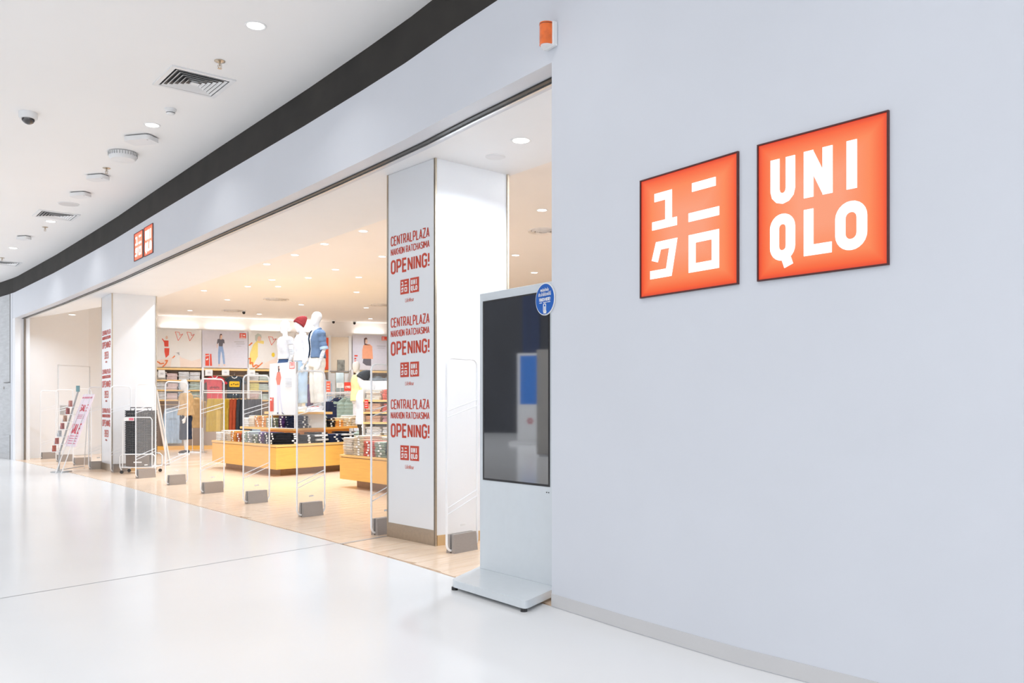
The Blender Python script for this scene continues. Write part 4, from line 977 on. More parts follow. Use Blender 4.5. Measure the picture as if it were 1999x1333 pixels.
# ------------------------------------------------------------------ floor rack with trousers (left)
ra = at(401,766,22.4); rb = at(507,766,23.2); ra2, rb2 = Vector(ra[:2]), Vector(rb[:2]); rd = (rb2-ra2).normalized(); rl = (rb2-ra2).length; zr = ra.z
rk = T('clothes_rack', 'free standing rail rack of trousers in front of the back wall', 'rack', tuple(ra2)+(0,), rot_of(rd))
O('rail', MB().tube([(-.05,0,zr),(rl+.05,0,zr)], .016, 8), WPLAST, rk); O('upper_rail', MB().tube([(-.05,0,zr+.05),(rl+.05,0,zr+.05)], .01, 8), WPLAST, rk)
for x in (-.05, rl+.05):
    O('leg', MB().tube([(x,0,zr+.05),(x,.0,.03)], .014, 8), CHROME, rk); O('foot', MB().box(x-.02,-.25,0,x+.02,.25,.03), CHROME, rk)
gs = [('mustard','mustard wide trousers',12,.46,1.05),('mustard','mustard trousers',24,.40,1.05),('ochre','ochre trousers with a folded waist',33,.42,1.05),('mustard','second mustard trousers',40,.3,1.05),
      ('rusty','rust red trousers',54,.32,1.05),('rusty','rust red trousers edge',60,.3,1.05),('charcoal','charcoal trousers',68,.34,1.06),('charcoal','charcoal trousers right of the first pair',76,.34,1.06),('charcoal','charcoal trousers before the skirts',84,.34,1.06),
      ('darkskirt','dark grey culottes',91,.38,.8),('darkskirt','dark grey culottes further right',98,.38,.8),('darkskirt','dark grey culottes at the rack end',105,.38,.8)]
for k, (c_, lb, dx, ww, hh) in enumerate(gs):
    u = dx/108*rl*1.0; p = ra2+rd*u; ang = rot_of(rd)+(0 if k in (1,2) else .75)
    hung('pants', c_+str(ww)+str(hh), c_, p, zr-.04, ang, lb+f' on the floor rack', w_=ww, h_=hh-.20)
# blouse rack left of it
p = at(384,772,22.7); t = hung('coat','beigeb','beige',(p.x,p.y),p.z,.2,'beige blouse hanging alone behind the beige jacket mannequin', w_=.36,h_=.78,sl=.4,dep=.2)
st_ = T('garment_stand', 'thin chrome stand carrying the beige blouse', 'rack', (p.x,p.y+.03,0)); zz = p.z+.0
O('pole', MB().tube([(-.12,0,.03),(-.12,0,zz)],.012,8), CHROME, st_); O('pole', MB().tube([(.12,0,.03),(.12,0,zz)],.012,8), CHROME, st_); O('bar', MB().tube([(-.12,0,zz),(.12,0,zz)],.012,8), CHROME, st_)
O('foot', MB().box(-.2,-.2,0,.2,.2,.03,.005), CHROME, st_)

# right-hand rack with padded jackets
ra = at(640,770,21.9); rb = at(700,770,21.3); ra2, rb2 = Vector(ra[:2]), Vector(rb[:2]); rd = (rb2-ra2).normalized(); rl = (rb2-ra2).length; zr = ra.z
rk = T('clothes_rack', 'white rail rack of padded jackets behind the island right end', 'rack', tuple(ra2)+(0,), rot_of(rd))
O('rail', MB().box(-.05,-.02,zr+.02,rl+.05,.02,zr+.06), WPLAST, rk)
O('rail', MB().tube([(-.05,0,zr-.02),(rl+.05,0,zr-.02)], .014, 8), CHROME, rk)
for x in (-.05, rl+.05): O('leg', MB().box(x-.015,-.015,0,x+.015,.015,zr+.03), WPLAST, rk); O('foot', MB().box(x-.02,-.25,0,x+.02,.25,.03), WPLAST, rk)
for k, (c_, u, an, lb) in enumerate((('grey',.08,1.2,'grey jacket at the left end of the padded jackets rack'),('greypuff',.16,1.2,'second grey jacket from the left on the padded jackets rack'),('navypuff',.30,.7,'navy padded jacket in the middle of the rail rack'),('navypuff',.38,.9,'navy padded jacket pressed behind the first navy one'),('greenpuff',.56,.4,'sage green padded jacket behind another green one'),('greenpuff',.76,.05,'sage green padded jacket facing forward at rack right end'))):
    p = ra2+rd*rl*u; hung('coat','r'+c_,c_,p,zr-.03,rot_of(rd)+an,lb,w_=.5,h_=.66,sl=.54,dep=.2,puff=.25)
# small signs on that rack
def tag_sign(px0, py0, px1, py1, Y, lb, mat, txt=None, tm=None, stem=None):
    a = at(px0,py1,Y); b = at(px1,py0,Y); t = T('price_sign', lb, 'sign', tuple(a))
    W, Hh = b.x-a.x, b.z-a.z
    O('board', MB().box(0,0,0,W,.01,Hh), mat, t)
    if txt: q = MB(); text(q, txt, W*.5, Hh*.45, Hh*.3, W*.8, t=.18, y=-.004); O('lettering', q, tm or PRINTW, t)
    else:
        q = MB()
        for k in range(3): q.box(W*.15,-.003,Hh*(.2+.25*k),W*.8,-.001,Hh*(.26+.25*k))
        O('print', q, tm or PRINTW, t)
    if stem: O('stem', MB().tube([(W/2,.01,0),(W/2,.01,-stem)],.006,6), CHROME, t)
tag_sign(672,746,685,763,21.2,'red price sign reading 1,990 over the padded jackets',M('red card', lin(222,62,44), rough=.5),'1,990',stem=.10)
tag_sign(686,751,698.5,766,21.2,'crimson square price sign right of the red one',M('crimson card', lin(200,40,78), rough=.5),stem=.10)
tag_sign(657,747,671,757,21.2,'pale grey price sign left of the red one',M('pale card', lin(222,228,232), rough=.5),tm=GREYT,stem=.2)
tag_sign(637,744,645,765,21.6,'narrow orange price tag at the left end of jacket rack',M('orange card', lin(240,112,84), rough=.5),stem=.3)
tag_sign(711.5,780,719,797,14.45,'small red price tag on the shelf beside the tall column',M('red card', lin(222,62,44), rough=.5))

# ------------------------------------------------------------------ mannequins
def body_mesh(key, arms, legs=None, hgt=1.8, headtilt=0.):
    """arms: two lists of joints (shoulder, elbow, wrist) ; faces -y"""
    mb = MB(); n = 16
    def ring(z, rx, ry, cx=0, cy=0): return [(cx+rx*math.cos(2*math.pi*i/n), cy+ry*math.sin(2*math.pi*i/n), z) for i in range(n)]
    mb.rings([ring(.80,.10,.09), ring(.86,.155,.115), ring(.95,.165,.12), ring(1.03,.145,.10), ring(1.12,.118,.085), ring(1.22,.135,.10,0,-.01), ring(1.31,.155,.115,0,-.02), ring(1.39,.165,.10), ring(1.45,.13,.075), ring(1.485,.07,.055)])
    mb.rings([ring(1.44,.05,.05), ring(1.52,.045,.048,0,-.005), ring(1.60,.05,.055,0,-.015)])
    hd = [ring(1.545,.02,.02,0,-.075), ring(1.56,.045,.045,0,-.055), ring(1.60,.064,.075,0,-.035), ring(1.66,.075,.095,0,-.015), ring(1.71,.077,.098,0,-.008), ring(1.76,.068,.086,0,0), ring(1.79,.045,.058,0,.0), ring(1.805,.015,.02)]
    if headtilt:
        R = Matrix.Translation((0,0,1.56)) @ Matrix.Rotation(headtilt, 4, 'X') @ Matrix.Translation((0,0,-1.56)); hd = [[tuple(R @ Vector(p)) for p in r] for r in hd]
    mb.rings(hd)
    # faint nose and brow
    nz = MB().ell((0,-.108,1.665),(.010,.014,.022),8,6)
    if headtilt: nz.xf(R)
    mb.join(nz)
    for s_, (sh, el, wr) in zip((-1,1), arms):
        sh, el, wr = Vector(sh), Vector(el), Vector(wr)
        mb.ell(tuple(sh), (.055,.055,.055)); mb.tube([sh, sh.lerp(el,.5), el, el.lerp(wr,.4), wr], [.05,.045,.037,.036,.024], 10)
        d = (wr-el).normalized(); side = Vector((0,-1,0)); side = (side-d*side.dot(d)).normalized(); up = d.cross(side)
        pm = wr+d*.045; mb.tube([wr, pm, wr+d*.085], [.022,.034,.03], 8, flat=.5, up=side)
        for f_ in range(4):
            o_ = side*(.027-.018*f_)*1.0; L_ = (.065,.078,.072,.055)[f_]; b0 = wr+d*.075+o_
            mb.tube([b0, b0+d*L_*.5+up*.004*s_, b0+d*L_+up*.018*s_], [.0105,.010,.008], 6)
        th = wr+d*.03+side*.028; mb.tube([th, th+side*.02+d*.03, th+side*.024+d*.062], [.012,.011,.008], 6)
    for s_, lg in zip((-1,1), legs or [((-.085,0,.86),(-.09,-.01,.47),(-.09,.01,.09)),((.085,0,.86),(.095,-.01,.47),(.10,.01,.09))]):
        hp, kn, an = [Vector(q) for q in lg]
        mb.tube([hp, hp.lerp(kn,.5), kn, kn.lerp(an,.3), kn.lerp(an,.7), an], [.088,.075,.055,.057,.042,.034], 12)
        mb.tube([an+Vector((0,.03,-.03)), an+Vector((0,-.03,-.045)), an+Vector((0,-.11,-.06)), an+Vector((0,-.17,-.07))], [.035,.036,.032,.02], 10, flat=.9)
    me = organic('body', mb, MANN, .0125, 3); return me
ARM_DOWN = [((-.185,0,1.40),(-.235,.03,1.12),(-.225,-.05,.88)), ((.185,0,1.40),(.235,.03,1.12),(.225,-.05,.88))]
ARM_POCKET = [((-.185,0,1.40),(-.27,.05,1.14),(-.20,-.05,.95)), ((.185,0,1.40),(.24,.04,1.12),(.235,-.03,.88))]
LEG0 = [((-.085,0,.86),(-.09,-.01,.47),(-.09,.01,.09)),((.085,0,.86),(.095,-.01,.47),(.10,.01,.09))]
def top_mesh(arms, z0, z1=1.455, ease=.018, sl=.75, mat=None, hem=0., r0=.055, sl_start=0., flare=0.):
    mb = MB(); n = 20
    def ring(z, rx, ry, cy=0): return [(rx*math.cos(2*math.pi*i/n)*(1+.015*math.sin(i*2.7)), cy+ry*math.sin(2*math.pi*i/n)*(1+.03*math.sin(i*3.1+z*8)), z) for i in range(n)]
    prof = [(.60,.19,.15),(.80,.175,.135),(.95,.172,.128),(1.03,.158,.115),(1.12,.14,.105),(1.22,.15,.115),(1.31,.165,.125),(1.39,.17,.11),(1.44,.14,.085),(1.475,.085,.068)]
    rs = []
    def P_(z):
        for a, b in zip(prof, prof[1:]):
            if a[0] <= z <= b[0]: k = (z-a[0])/(b[0]-a[0]); return [a[j]+(b[j]-a[j])*k for j in (1,2)]
        return prof[0][1:] if z < prof[0][0] else prof[-1][1:]
    zz = [z0+(1.475-z0)*k/14 for k in range(15)]
    for z in zz:
        a, b = P_(z); f = flare*max(0, (1.25-z)/.5); rs.append(ring(z, a+ease+f, b+ease+f))
    mb.rings(rs)
    if sl > 0:
        for sh, el, wr in arms:
            sh, el, wr = Vector(sh), Vector(el), Vector(wr); pts = [sh+Vector((0,0,.005))]; R = [r0+.012]
            full = [sh, el, wr]; L1 = (el-sh).length; L2_ = (wr-el).length; tot = (L1+L2_)*sl
            for k in range(1, 9):
                s_ = tot*k/8; q = sh.lerp(el, s_/L1) if s_ <= L1 else el.lerp(wr, min(1,(s_-L1)/L2_)); pts.append(q); R.append(r0+.006*math.sin(k*2.2)-.002*k*.6)
            mb.tube(pts, R, 12); mb.ell((sh.x*.97, sh.y, sh.z), (r0+.006,)*3)
    return organic('garment', mb, mat, .0125, 2)
def legs_mesh(legs, zend, mat, w0=.10, w1=.075, skirt=False):
    mb = MB(); n = 20
    def ring(z, rx, ry): return [(rx*math.cos(2*math.pi*i/n), ry*math.sin(2*math.pi*i/n)*(1+.05*math.sin(i*2.9)), z) for i in range(n)]
    mb.rings([ring(.80,.18,.14), ring(.88,.188,.145), ring(.96,.182,.138), ring(1.05,.152,.112)])
    for s_, (hp, kn, an) in zip((-1,1), legs):
        hp, kn, an = Vector(hp), Vector(kn), Vector(an); pts = []; R = []
        for k in range(10):
            v = k/9; z = hp.z-(hp.z-zend)*v
            q = hp.lerp(kn, (hp.z-z)/(hp.z-kn.z)) if z > kn.z else kn.lerp(an, (kn.z-z)/(kn.z-an.z)); pts.append(q); R.append(w0+(w1-w0)*v+.003*math.sin(k*2.4))
        mb.tube(pts, R, 14)
    return organic('garment', mb, mat, .0125, 2)
def sneaker(t, an, mat, sole=WPLAST, lace=None):
    x, y = an[0], an[1]
    u = MB().ell((x, y+.01,.075),(.047,.06,.05),12,8); u.ell((x, y-.07,.055),(.045,.085,.04),12,8); u.ell((x,y-.13,.045),(.042,.05,.03),10,8)
    me = organic('shoe_upper', u, mat, .012, 2); s = O('shoe', me, None, t)
    ol = round_poly([(x-.05,y+.075),(x+.05,y+.075),(x+.05,y-.15),(x+.03,y-.19),(x-.03,y-.19),(x-.05,y-.15)], .02, 3)
    O('sole', MB().prism(ol, 0, .034), sole, s)
    if lace:
        a = MB()
        for k in range(4): a.box(x-.03,y-.045-.025*k,.088-.006*k,x+.03,y-.036-.025*k,.102-.006*k)
        O('laces', a, lace, s)
def beanie(t, mat, tilt=0., dz=0.):
    m_ = MB().lathe(0,0,[(.088,1.675),(.098,1.69),(.099,1.73),(.092,1.77),(.070,1.815),(.044,1.86),(.014,1.885)],20)
    m_.v = [(v[0]*.9, v[1]*1.12+.002+max(0,(v[2]-1.78))*.35, v[2]) for v in m_.v]
    b = MB().lathe(0,0,[(.092,1.665),(.103,1.67),(.104,1.705),(.095,1.712)],20); b.v = [(v[0]*.9, v[1]*1.12, v[2]) for v in b.v]
    R = Matrix.Translation((0,0,1.56)) @ Matrix.Rotation(tilt, 4, 'X') @ Matrix.Translation((0,0,-1.56)) @ Matrix.Translation((0,-.008,1.68)) @ Matrix.Rotation(-.85, 4, 'X') @ Matrix.Scale(1.0,4) @ Matrix.Translation((0,-.018,-1.68+dz)); 
    m_.xf(R); b.xf(R); h_ = O('beanie', m_, mat, t, smooth=1.2); O('beanie_cuff', b, mat, h_, smooth=1.2)
def stripes(name, rgb1, rgb2, scale):
    m = M(name, lin(*rgb1), rough=.85, noise=0); nt = m.node_tree; N = nt.nodes; L = nt.links; b = N['Principled BSDF']
    tc = N.new('ShaderNodeTexCoord'); wv = N.new('ShaderNodeTexWave'); wv.bands_direction = 'Z'; wv.inputs['Scale'].default_value = scale; L.new(tc.outputs['Object'], wv.inputs[0])
    r = N.new('ShaderNodeValToRGB'); r.color_ramp.interpolation = 'CONSTANT'; r.color_ramp.elements[0].color = lin(*rgb2)+(1,); r.color_ramp.elements[1].position = .3; r.color_ramp.elements[1].color = lin(*rgb1)+(1,)
    L.new(wv.outputs['Fac'], r.inputs[0]); L.new(r.outputs[0], b.inputs['Base Color']); return m
STRIPE = stripes('striped jersey', (244,245,248), (120,126,140), 14)
WJ = cloth('whitecloth', RGB2['whitecloth']); 
def face_dir(v): return math.atan2(v[1], v[0])+math.pi/2      # local -y points along v
body_a = body_mesh('a', ARM_DOWN, LEG0); body_b = body_mesh('b', ARM_POCKET, LEG0, headtilt=.28)
def mannequin(label, p, z, fd, body, sc=1.0):
    t = T('mannequin', label, 'mannequin', (p[0], p[1], z), face_dir(fd)); t.scale = (sc,)*3
    O('body', body, None, t); return t
ZP = 1.086
# right: denim shirt
q = hit(619, (-3.85,16.0), (1,0)); m1 = mannequin('white mannequin in open blue denim shirt and ivory trousers, right of the island three', q, ZP, (-.80,-.60), body_a, 1.02)
O('striped_top', top_mesh(ARM_DOWN,1.02,mat=STRIPE,ease=.004,sl=.92,r0=.043), None, m1)
dm = cloth('denimshirt', RGB2['denimshirt'])
sh_ = top_mesh(ARM_DOWN,.965,mat=dm,ease=.030,sl=.50,r0=.068); bm = bmesh.new(); bm.from_mesh(sh_)
bmesh.ops.delete(bm, geom=[f for f in bm.faces if f.calc_center_median().y < -.05 and abs(f.calc_center_median().x) < .04+.05*max(0,(f.calc_center_median().z-1.25)/.25)], context='FACES'); bm.to_mesh(sh_); bm.free()
s1 = O('denim_shirt', sh_, None, m1)
O('collar', MB().tube([(-.055,-.085,1.42),(-.085,-.03,1.47),(-.06,.05,1.50),(0,.075,1.505),(.06,.05,1.50),(.085,-.03,1.47),(.055,-.085,1.42)], [.012,.02,.022,.022,.022,.02,.012], 8, flat=.6), dm, s1)
for sd in (0,1):
    sh,el,wr = [Vector(x) for x in ARM_DOWN[sd]]; a = sh.lerp(el,.86); b = sh.lerp(el,1.02); O('rolled_cuff', MB().tube([a,b],[.074,.072],12), cloth('cuffblue',(168,190,216)), s1)
O('trousers', legs_mesh(LEG0,.16,cloth('ivory',RGB2['ivory']),.105,.085), None, m1)
for an in (LEG0[0][2], LEG0[1][2]): sneaker(m1, an, WJ, WPLAST, M('red laces', lin(232,70,50), rough=.7))
# middle: red beanie, white shirt
q = hit(589, (-4.2,16.75), (1,0)); m2 = mannequin('white mannequin with red beanie and white shirt, middle of the island three', q, ZP, (-.86,-.5), body_b, 1.0)
beanie(m2, cloth('brick beanie', (140,52,54)), .28)
w1_ = O('white_shirt', top_mesh(ARM_POCKET,.97,mat=WJ,ease=.028,sl=.95,r0=.062), None, m2)
O('collar', MB().tube([(-.04,-.09,1.42),(-.085,-.03,1.47),(-.06,.05,1.50),(0,.075,1.505),(.06,.05,1.50),(.085,-.03,1.47),(.04,-.09,1.42)], [.012,.02,.022,.022,.022,.02,.012], 8, flat=.6), cloth('lightblue', RGB['lightblue']), w1_)
O('trousers', legs_mesh(LEG0,.16,cloth('lightdenim',RGB2['lightdenim']),.10,.075), None, m2)
for an in (LEG0[0][2], LEG0[1][2]): sneaker(m2, an, WJ)
# left: striped sleeves, white vest, dark jeans
q = hit(557, (-4.55,17.2), (1,0)); m3 = mannequin('bare headed white mannequin in striped sleeves and jeans, left of the island three', q, ZP, (-.75,-.66), body_a, 1.0)
O('striped_top', top_mesh(ARM_DOWN,1.04,mat=STRIPE,ease=.006,sl=.95,r0=.045), None, m3)
O('white_vest', top_mesh(ARM_DOWN,1.03,mat=WJ,ease=.03,sl=.18,r0=.07), None, m3)
O('jeans', legs_mesh(LEG0,.16,cloth('denim',RGB['denim']),.10,.07), None, m3)
for an in (LEG0[0][2], LEG0[1][2]): sneaker(m3, an, WJ)
# floor mannequin by the left column
q = flr(363,887); m4 = mannequin('white mannequin in beige jacket and navy culottes standing on the wooden floor', q, .001, (-.92,-.4), body_b, 1.04)
O('white_tee', top_mesh(ARM_POCKET,.90,mat=WJ,ease=.010,sl=.3,r0=.05), None, m4)
j_ = O('beige_jacket', top_mesh(ARM_POCKET,.94,mat=cloth('beige',RGB2['beige']),ease=.05,sl=.92,r0=.068,flare=.04), None, m4)
O('lapel', MB().tube([(-.05,-.17,1.1),(-.09,-.14,1.3),(-.09,-.05,1.46),(0,.08,1.5),(.09,-.05,1.46),(.09,-.14,1.3),(.05,-.17,1.1)], [.01,.02,.025,.025,.025,.02,.01], 8, flat=.6), WJ, j_)
O('culottes', legs_mesh(LEG0,.36,cloth('navy culotte',(48,56,74)),.13,.145), None, m4)
for an in (LEG0[0][2], LEG0[1][2]): sneaker(m4, an, cloth('navy canvas',(50,54,66)))
# back right: yellow jacket, on podium
q = hit(699, (-3.5,20.9), (1,0)); pod = T('podium', 'white display podium under the pale yellow jacket mannequin', 'podium', tuple(q)+(0,)); O('box', MB().box(-.35,-.35,0,.35,.35,.48,.01), WPLAST, pod)
m5 = mannequin('white mannequin in pale yellow jacket behind the crimson price sign', q, .481, (-.9,-.45), body_b, 1.0)
O('yellow_jacket', top_mesh(ARM_POCKET,.85,mat=cloth('yellowcoat',RGB2['yellowcoat']),ease=.05,sl=.9,r0=.072), None, m5)
O('hood', MB().tube([(-.1,.0,1.47),(-.08,.08,1.50),(0,.11,1.5),(.08,.08,1.50),(.1,.0,1.47)], [.03,.045,.05,.045,.03], 10), cloth('yellowcoat',RGB2['yellowcoat']), m5)
O('trousers', legs_mesh(LEG0,.12,WJ,.10,.075), None, m5)
for an in (LEG0[0][2], LEG0[1][2]): sneaker(m5, an, WJ)
# dark beanie, white knit
q = hit(713, (-2.6,15.75), (1,0)); m6 = mannequin('white mannequin with dark beanie and white knit beside the shelf unit', q, .001, (-.95,-.3), body_b, 1.0)
beanie(m6, cloth('dark beanie', (62,64,66)), .28)
O('white_knit', top_mesh(ARM_POCKET,.86,mat=WJ,ease=.045,sl=.93,r0=.07), None, m6)
O('trousers', legs_mesh(LEG0,.14,cloth('dark trousers',(78,74,70)),.105,.08), None, m6)
for an in (LEG0[0][2], LEG0[1][2]): sneaker(m6, an, cloth('black', RGB['black']))

# ------------------------------------------------------------------ standing poster on the island
pa = at(526.5,0,16.2); pb = at(578,0,15.45); a2, b2 = Vector(pa[:2]), Vector(pb[:2]); d = (b2-a2); W = d.length; d.normalize(); zt = zat(708,15.8); zb = zat(810,15.8)
ps = T('poster_stand', 'standing white poster of figure in coral top on the island front corner', 'poster', tuple(a2)+(.787,), rot_of(d))
zb -= .787; zt -= .787
O('board', MB().box(0,0,zb,W,.03,zt,.003), PRINTW, ps); O('leg', MB().box(.05,.005,0,.08,.025,zb), CHROME, ps); O('leg', MB().box(W-.08,.005,0,W-.05,.025,zb), CHROME, ps)
O('base', MB().box(0,-.04,0,W,.07,.012), CHROME, ps); O('edge_trim', MB().box(W,-.004,zb,W+.012,.034,zt), STEEL, ps)
def prl(t, W, z0, z1, shapes):
    for i, (nm, mt, polys) in enumerate(shapes):
        a = MB()
        for q in polys: flat(a, [(u*W, z1-v*(z1-z0)) for u, v in q], -.002-.0015*i, .0012)
        O(nm, a, mt, t)
prl(ps, W, zb, zt, [('figure_trousers', PLAV, [[(.28,.42),(.42,.42),(.44,.7),(.52,.98),(.48,.98),(.38,.68),(.36,.6),(.36,.98),(.31,.98),(.29,.7)]]), ('figure_top', M('print coral', lin(244,136,120), rough=.6), [[(.3,.17),(.41,.17),(.45,.28),(.40,.42),(.3,.42),(.25,.3)]]),
   ('figure_hair', HAIR, [[(.33,.06),(.38,.05),(.39,.12),(.36,.18),(.34,.18)]]), ('figure_shoes', PNAVY, [[(.3,.95),(.35,.95),(.34,.985),(.3,.985)],[(.48,.94),(.56,.98),(.54,.99),(.49,.97)]]), ('figure_face', SKIN, [ellp(.39,.09,.02,.02)]),
   ('red_block', REDS, [[(.03,.66),(.09,.66),(.09,.69),(.03,.69)],[(.03,.72),(.10,.72),(.10,.93),(.03,.93)],[(.12,.66),(.16,.66),(.16,.93),(.12,.93)]]), ('red_frame', REDS, line2([(.78,.01),(.96,.01),(.96,.12),(.78,.12),(.78,.01)],.012)+[[(.81,.03),(.93,.03),(.93,.045),(.81,.045)],[(.81,.06),(.93,.06),(.93,.07),(.81,.07)]]),
   ('small_print', M('pale grey print', lin(206,208,216), rough=.6), [[(.62,.30+.03*k),(.86,.30+.03*k),(.86,.31+.03*k),(.62,.31+.03*k)] for k in range(6)])])

# ------------------------------------------------------------------ shopping baskets by the far column
bp_ = Vector((-6.62,15.55)); bd = Vector((.97,.1)).normalized()
cart = T('basket_trolley', 'white tubular wheeled base carrying the stack of black baskets', 'trolley', tuple(bp_)+(0,), rot_of(bd))
fr = MB()
for s_ in (-1,1):
    y = s_*.2
    fr.tube([(-.27,y,.06),(-.30,y,.12),(-.30,y,.30),(-.26,y,.34),(.26,y,.34),(.30,y,.30),(.30,y,.12),(.27,y,.06)], .012, 8)
fr.tube([(-.30,-.2,.12),(-.30,.2,.12)],.012,8); fr.tube([(.30,-.2,.12),(.30,.2,.12)],.012,8)
O('frame', fr, WPLAST, cart, smooth=1)
O('tray', MB().box(-.29,-.19,.10,.29,.19,.12), WPLAST, cart)
for x in (-.27,.27):
    for y in (-.2,.2): O('wheel', MB().cyl(0,0,-.012,.012,.03,n=14).xf(Matrix.Translation((x,y,.03)) @ Matrix.Rotation(math.pi/2,4,'X')), BLACKP, cart)
O('handle_loop', MB().tube([(-.25,-.215,.1),(-.25,-.215,.95),(-.22,-.215,.99),(.22,-.215,.99),(.25,-.215,.95),(.25,-.215,.1)], .009, 8), WPLAST, cart, smooth=1)
def basket_mesh():
    mb = MB(); w0, d0, w1, d1, h = .18,.13,.225,.165,.22
    rr = lambda w, d: [(x, y) for x, y in round_poly([(-w,-d),(w,-d),(w,d),(-w,d)], .04, 2)]
    a = rr(w0,d0); b = rr(w1,d1); c = rr(w1-.006,d1-.006); e = rr(w0-.006,d0-.006); f = rr(w1+.012,d1+.012)
    mb.rings([[(x,y,0) for x,y in a],[(x,y,h-.02) for x,y in b],[(x,y,h-.02) for x,y in f],[(x,y,h) for x,y in f],[(x,y,h) for x,y in c],[(x,y,.006) for x,y in e]]); return mb
bk_me = mesh_of('basket', basket_mesh(), M('black basket plastic', (.035,.036,.04), rough=.35, noise=.1, scale=40), .6)
bk_mb = MB()
for k in range(9):
    for s_ in (-1,1):
        y = s_*.158; bk_mb.box(-.18+k*.04,y-.014,.08,-.165+k*.04,y+.014,.17)
bk = T('shopping_basket', 'bottom black plastic basket of the tall stack, on the wheeled base', 'basket', (0,0,0), 0, 'stacked black shopping baskets')
O('shell', bk_me, None, bk); slot_me = mesh_of('slots', bk_mb, M('basket slot grey', (.30,.28,.25), rough=.5)); O('side_slots', slot_me, None, bk)
bk.location = (bp_.x,bp_.y,.125); bk.rotation_euler = (0,0,rot_of(bd))
NB = 24
for k in range(1, NB+1):
    b_ = dup(bk, (bp_.x,bp_.y,.125+k*.032), rot_of(bd), f'black plastic basket {ORD[NB-k]} from the top of the tall stack' if k < NB else 'topmost open black basket of the stack, with white slots')
top = b_
for s_ in (-1,1): O('handle', MB().tube([(-.15,s_*.1,.22),(-.14,s_*.14,.27),(.14,s_*.14,.27),(.15,s_*.1,.22)], .008, 6), BLACKP, top)
wh = MB()
for k in range(8): wh.tube([(-.17+k*.045,-.14,.05),(-.15+k*.045,-.165,.19)], .006, 5)
O('slats', wh, M('white slats', (.7,.72,.73), rough=.5), top)
O('front_panel', MB().box(-.2,-.20,.13,.2,-.19,.32), M('brown panel', (.16,.13,.11), rough=.5), cart)
pnl = O('label_panel', MB().box(-.07,-.203,.19,.07,-.2,.21), PRINTW, cart)
tagp = T('basket_tag', 'small white and pink tag clipped on the basket stack rim', 'sign', (bp_.x-.12,bp_.y-.21,.96), rot_of(bd)); O('card', MB().box(-.09,-.025,-.03,.09,-.018,.03), PRINTW, tagp); O('print', MB().box(0,-.028,-.02,.08,-.025,.02), M('pink stripe print', lin(230,120,140), rough=.6), tagp)

# ------------------------------------------------------------------ sale easel and leaflet rack
ed = Vector((.75,-.66)).normalized(); ep = Vector((-7.80,15.35))
es = T('sale_easel', 'slanted pink SALE sign on a thin metal easel by the far column', 'sign', tuple(ep)+(0,), rot_of(ed))
tl_ = math.atan2(.34,.95)
Rm = Matrix.Translation((0,0,.48)) @ Matrix.Rotation(-tl_, 4, 'X')
W, Hh = .46, .98
bd_ = O('board', MB().box(-W/2,0,0,W/2,.02,Hh,.003).xf(Rm), M('sale board pink white', lin(238,224,234), rough=.35, noise=.02), es)
SR = M('sale red print', lin(214,60,78), rough=.5)
a = MB(); text(a,'SALE',0,.33,.2,.36,t=.16,y=-.004,d=.003); a.xf(Rm); O('lettering', a, SR, es)
a = MB(); text(a,'SALE',.02,.72,.13,.3,t=.14,y=-.004,d=.003); a.xf(Rm); O('lettering', a, SR, es)
a = MB(); a.box(-.2,-.004,.90,.2,-.001,.93).box(-.2,-.004,.04,-.15,-.001,.2)
for k in range(4): a.box(-.12,-.004,.05+.045*k,.19,-.001,.065+.045*k)
for k in range(3): a.box(-.15,-.004,.52+.03*k,.15,-.001,.53+.03*k)
a.xf(Rm); O('small_print', a, M('pale red print', lin(216,130,150), rough=.5), es)
for x in (-.12,.12): O('front_leg', MB().tube([(x,-.19,0),(x,-.02,.48),(x,.34,1.42)], .008, 6), WPLAST, es)
rl_ = Matrix.Rotation(-rot_of(ed), 2) @ (flr(164,914.8)-ep)
O('rear_leg', MB().tube([(0,.33,1.4),(rl_.x,rl_.y,0)], .008, 6), WPLAST, es); O('lower_bar', MB().tube([(-.12,-.17,.06),(rl_.x,rl_.y,.05)], .008, 6), GREYPL, es)
# leaflet rack
lp_ = Vector((-8.15,15.75)); lr = T('leaflet_rack', 'stepped leaflet rack of small brochures left of the SALE sign', 'rack', tuple(lp_)+(0,), .0)
x0, z0, x1, z1 = -.03,.18, .30,1.45
O('spine', MB().tube([(x0-.02,0,0),(x0,0,.35),(x1,0,z1)], .016, 8), GREYPL, lr); O('foot', MB().box(-.12,-.15,0,.12,.15,.015), GREYPL, lr)
O('header', MB().box(x1-.03,-.01,z1,x1+.03,.01,z1+.11), M('teal header', lin(120,158,164), rough=.5), lr)
BRC = [(210,150,140),(180,110,110),(200,160,140),(190,130,130),(200,205,210),(190,120,115),(196,110,96)]
for k in range(7):
    v = k/6; x = x1-.13-(x1-x0-.02)*v*.95; z = 1.18-.135*k
    pk = O('pocket', MB().box(x-.02,-.07,z-.01,x+.11,.07,z).box(x-.022,-.07,z-.01,x-.016,.07,z+.06), ACRYL, lr)
    t = T('brochure', f'small printed brochure in pocket {ORD[k]} from the top of the leaflet rack', 'brochure', (lp_.x+x-.01,lp_.y,z+.0005)); O('cover', MB().box(-.004,-.05,0,.016,.05,.11), M(f'brochure {k}', lin(*BRC[k]), rough=.5, noise=.25, scale=30), t); O('cover_strip', MB().box(-.007,-.05,.08,-.004,.05,.10), PRINTW, t)
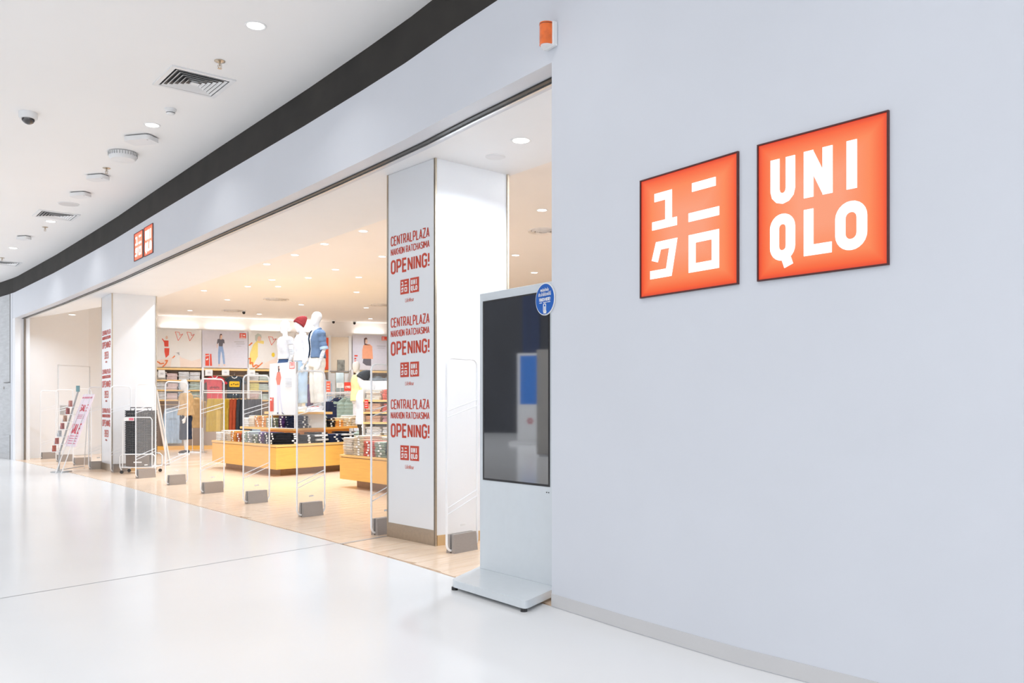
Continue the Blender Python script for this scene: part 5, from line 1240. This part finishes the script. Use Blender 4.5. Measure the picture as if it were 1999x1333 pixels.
# leaning board right of the far column
lb0 = flr(331,908); bo = T('folding_board', 'tall pale folding board leaning behind the far column', 'board', tuple(lb0)+(0,), rot_of(Vector((.95,.3))))
bpnl = MB().add([(-.05,-.02,.02),(.0,-.02,.02),(-.26,-.02,1.52),(-.31,-.02,1.52),(-.05,.4,.02),(.0,.4,.02),(-.26,.4,1.52),(-.31,.4,1.52)],[(0,1,2,3),(4,7,6,5),(0,4,5,1),(2,6,7,3),(1,5,6,2),(3,7,4,0)])
O('panel', bpnl, M('pale board', lin(232,224,216), rough=.4, noise=.03), bo)
O('frame', MB().tube([(.005,-.03,0),(-.255,-.03,1.53),(-.34,-.03,1.3),(-.55,-.03,0)], .012, 8), GREYPL, bo)

# ------------------------------------------------------------------ opposite directory kiosk (seen in the screen reflection)
ok = T('directory_kiosk', 'blue screened white directory kiosk across the concourse, mirrored in the dark screen', 'kiosk', (-21.5,10.35,0), math.pi/2)
hp_ = T('display_board', 'plain tall beige board across the concourse, mirrored at right of the dark screen', 'board', (-15.0,8.05,0), math.pi/2)
O('board', MB().box(-.8,-.05,.04,.8,.05,2.56,.01), M('beige grey board', (.42,.40,.37), rough=.5, noise=.03), hp_); O('foot', MB().box(-.7,-.25,0,-.5,.25,.04), GREYPL, hp_); O('foot', MB().box(.5,-.25,0,.7,.25,.04), GREYPL, hp_)
O('body', MB().box(-.6,-.06,.1,.6,.06,2.9,.01), WPLAST, ok); O('screen', MB().box(-.50,-.07,1.28,.50,-.06,2.82), M('lit blue screen', (.02,.15,.5), em=(.02,.14,.5), es=.7, noise=.2), ok); O('base', MB().box(-.8,-.35,0,.8,.35,.1), WPLAST, ok)
a = MB()
for k in range(6): an = k*math.pi/3; a.prismy([(.18+.02*math.cos(an+q_)*0+ (.05+.06)*math.cos(an)*.6+.05*math.cos(q_), .75+.07*math.sin(an)+.05*math.sin(q_)) for q_ in (0,1,2,3,4,5)], -.066, -.062)
O('flower_print', a, M('pink flower print', (.75,.35,.38)), ok)
print('folded garments', NF[0], 'planks', len(planks))
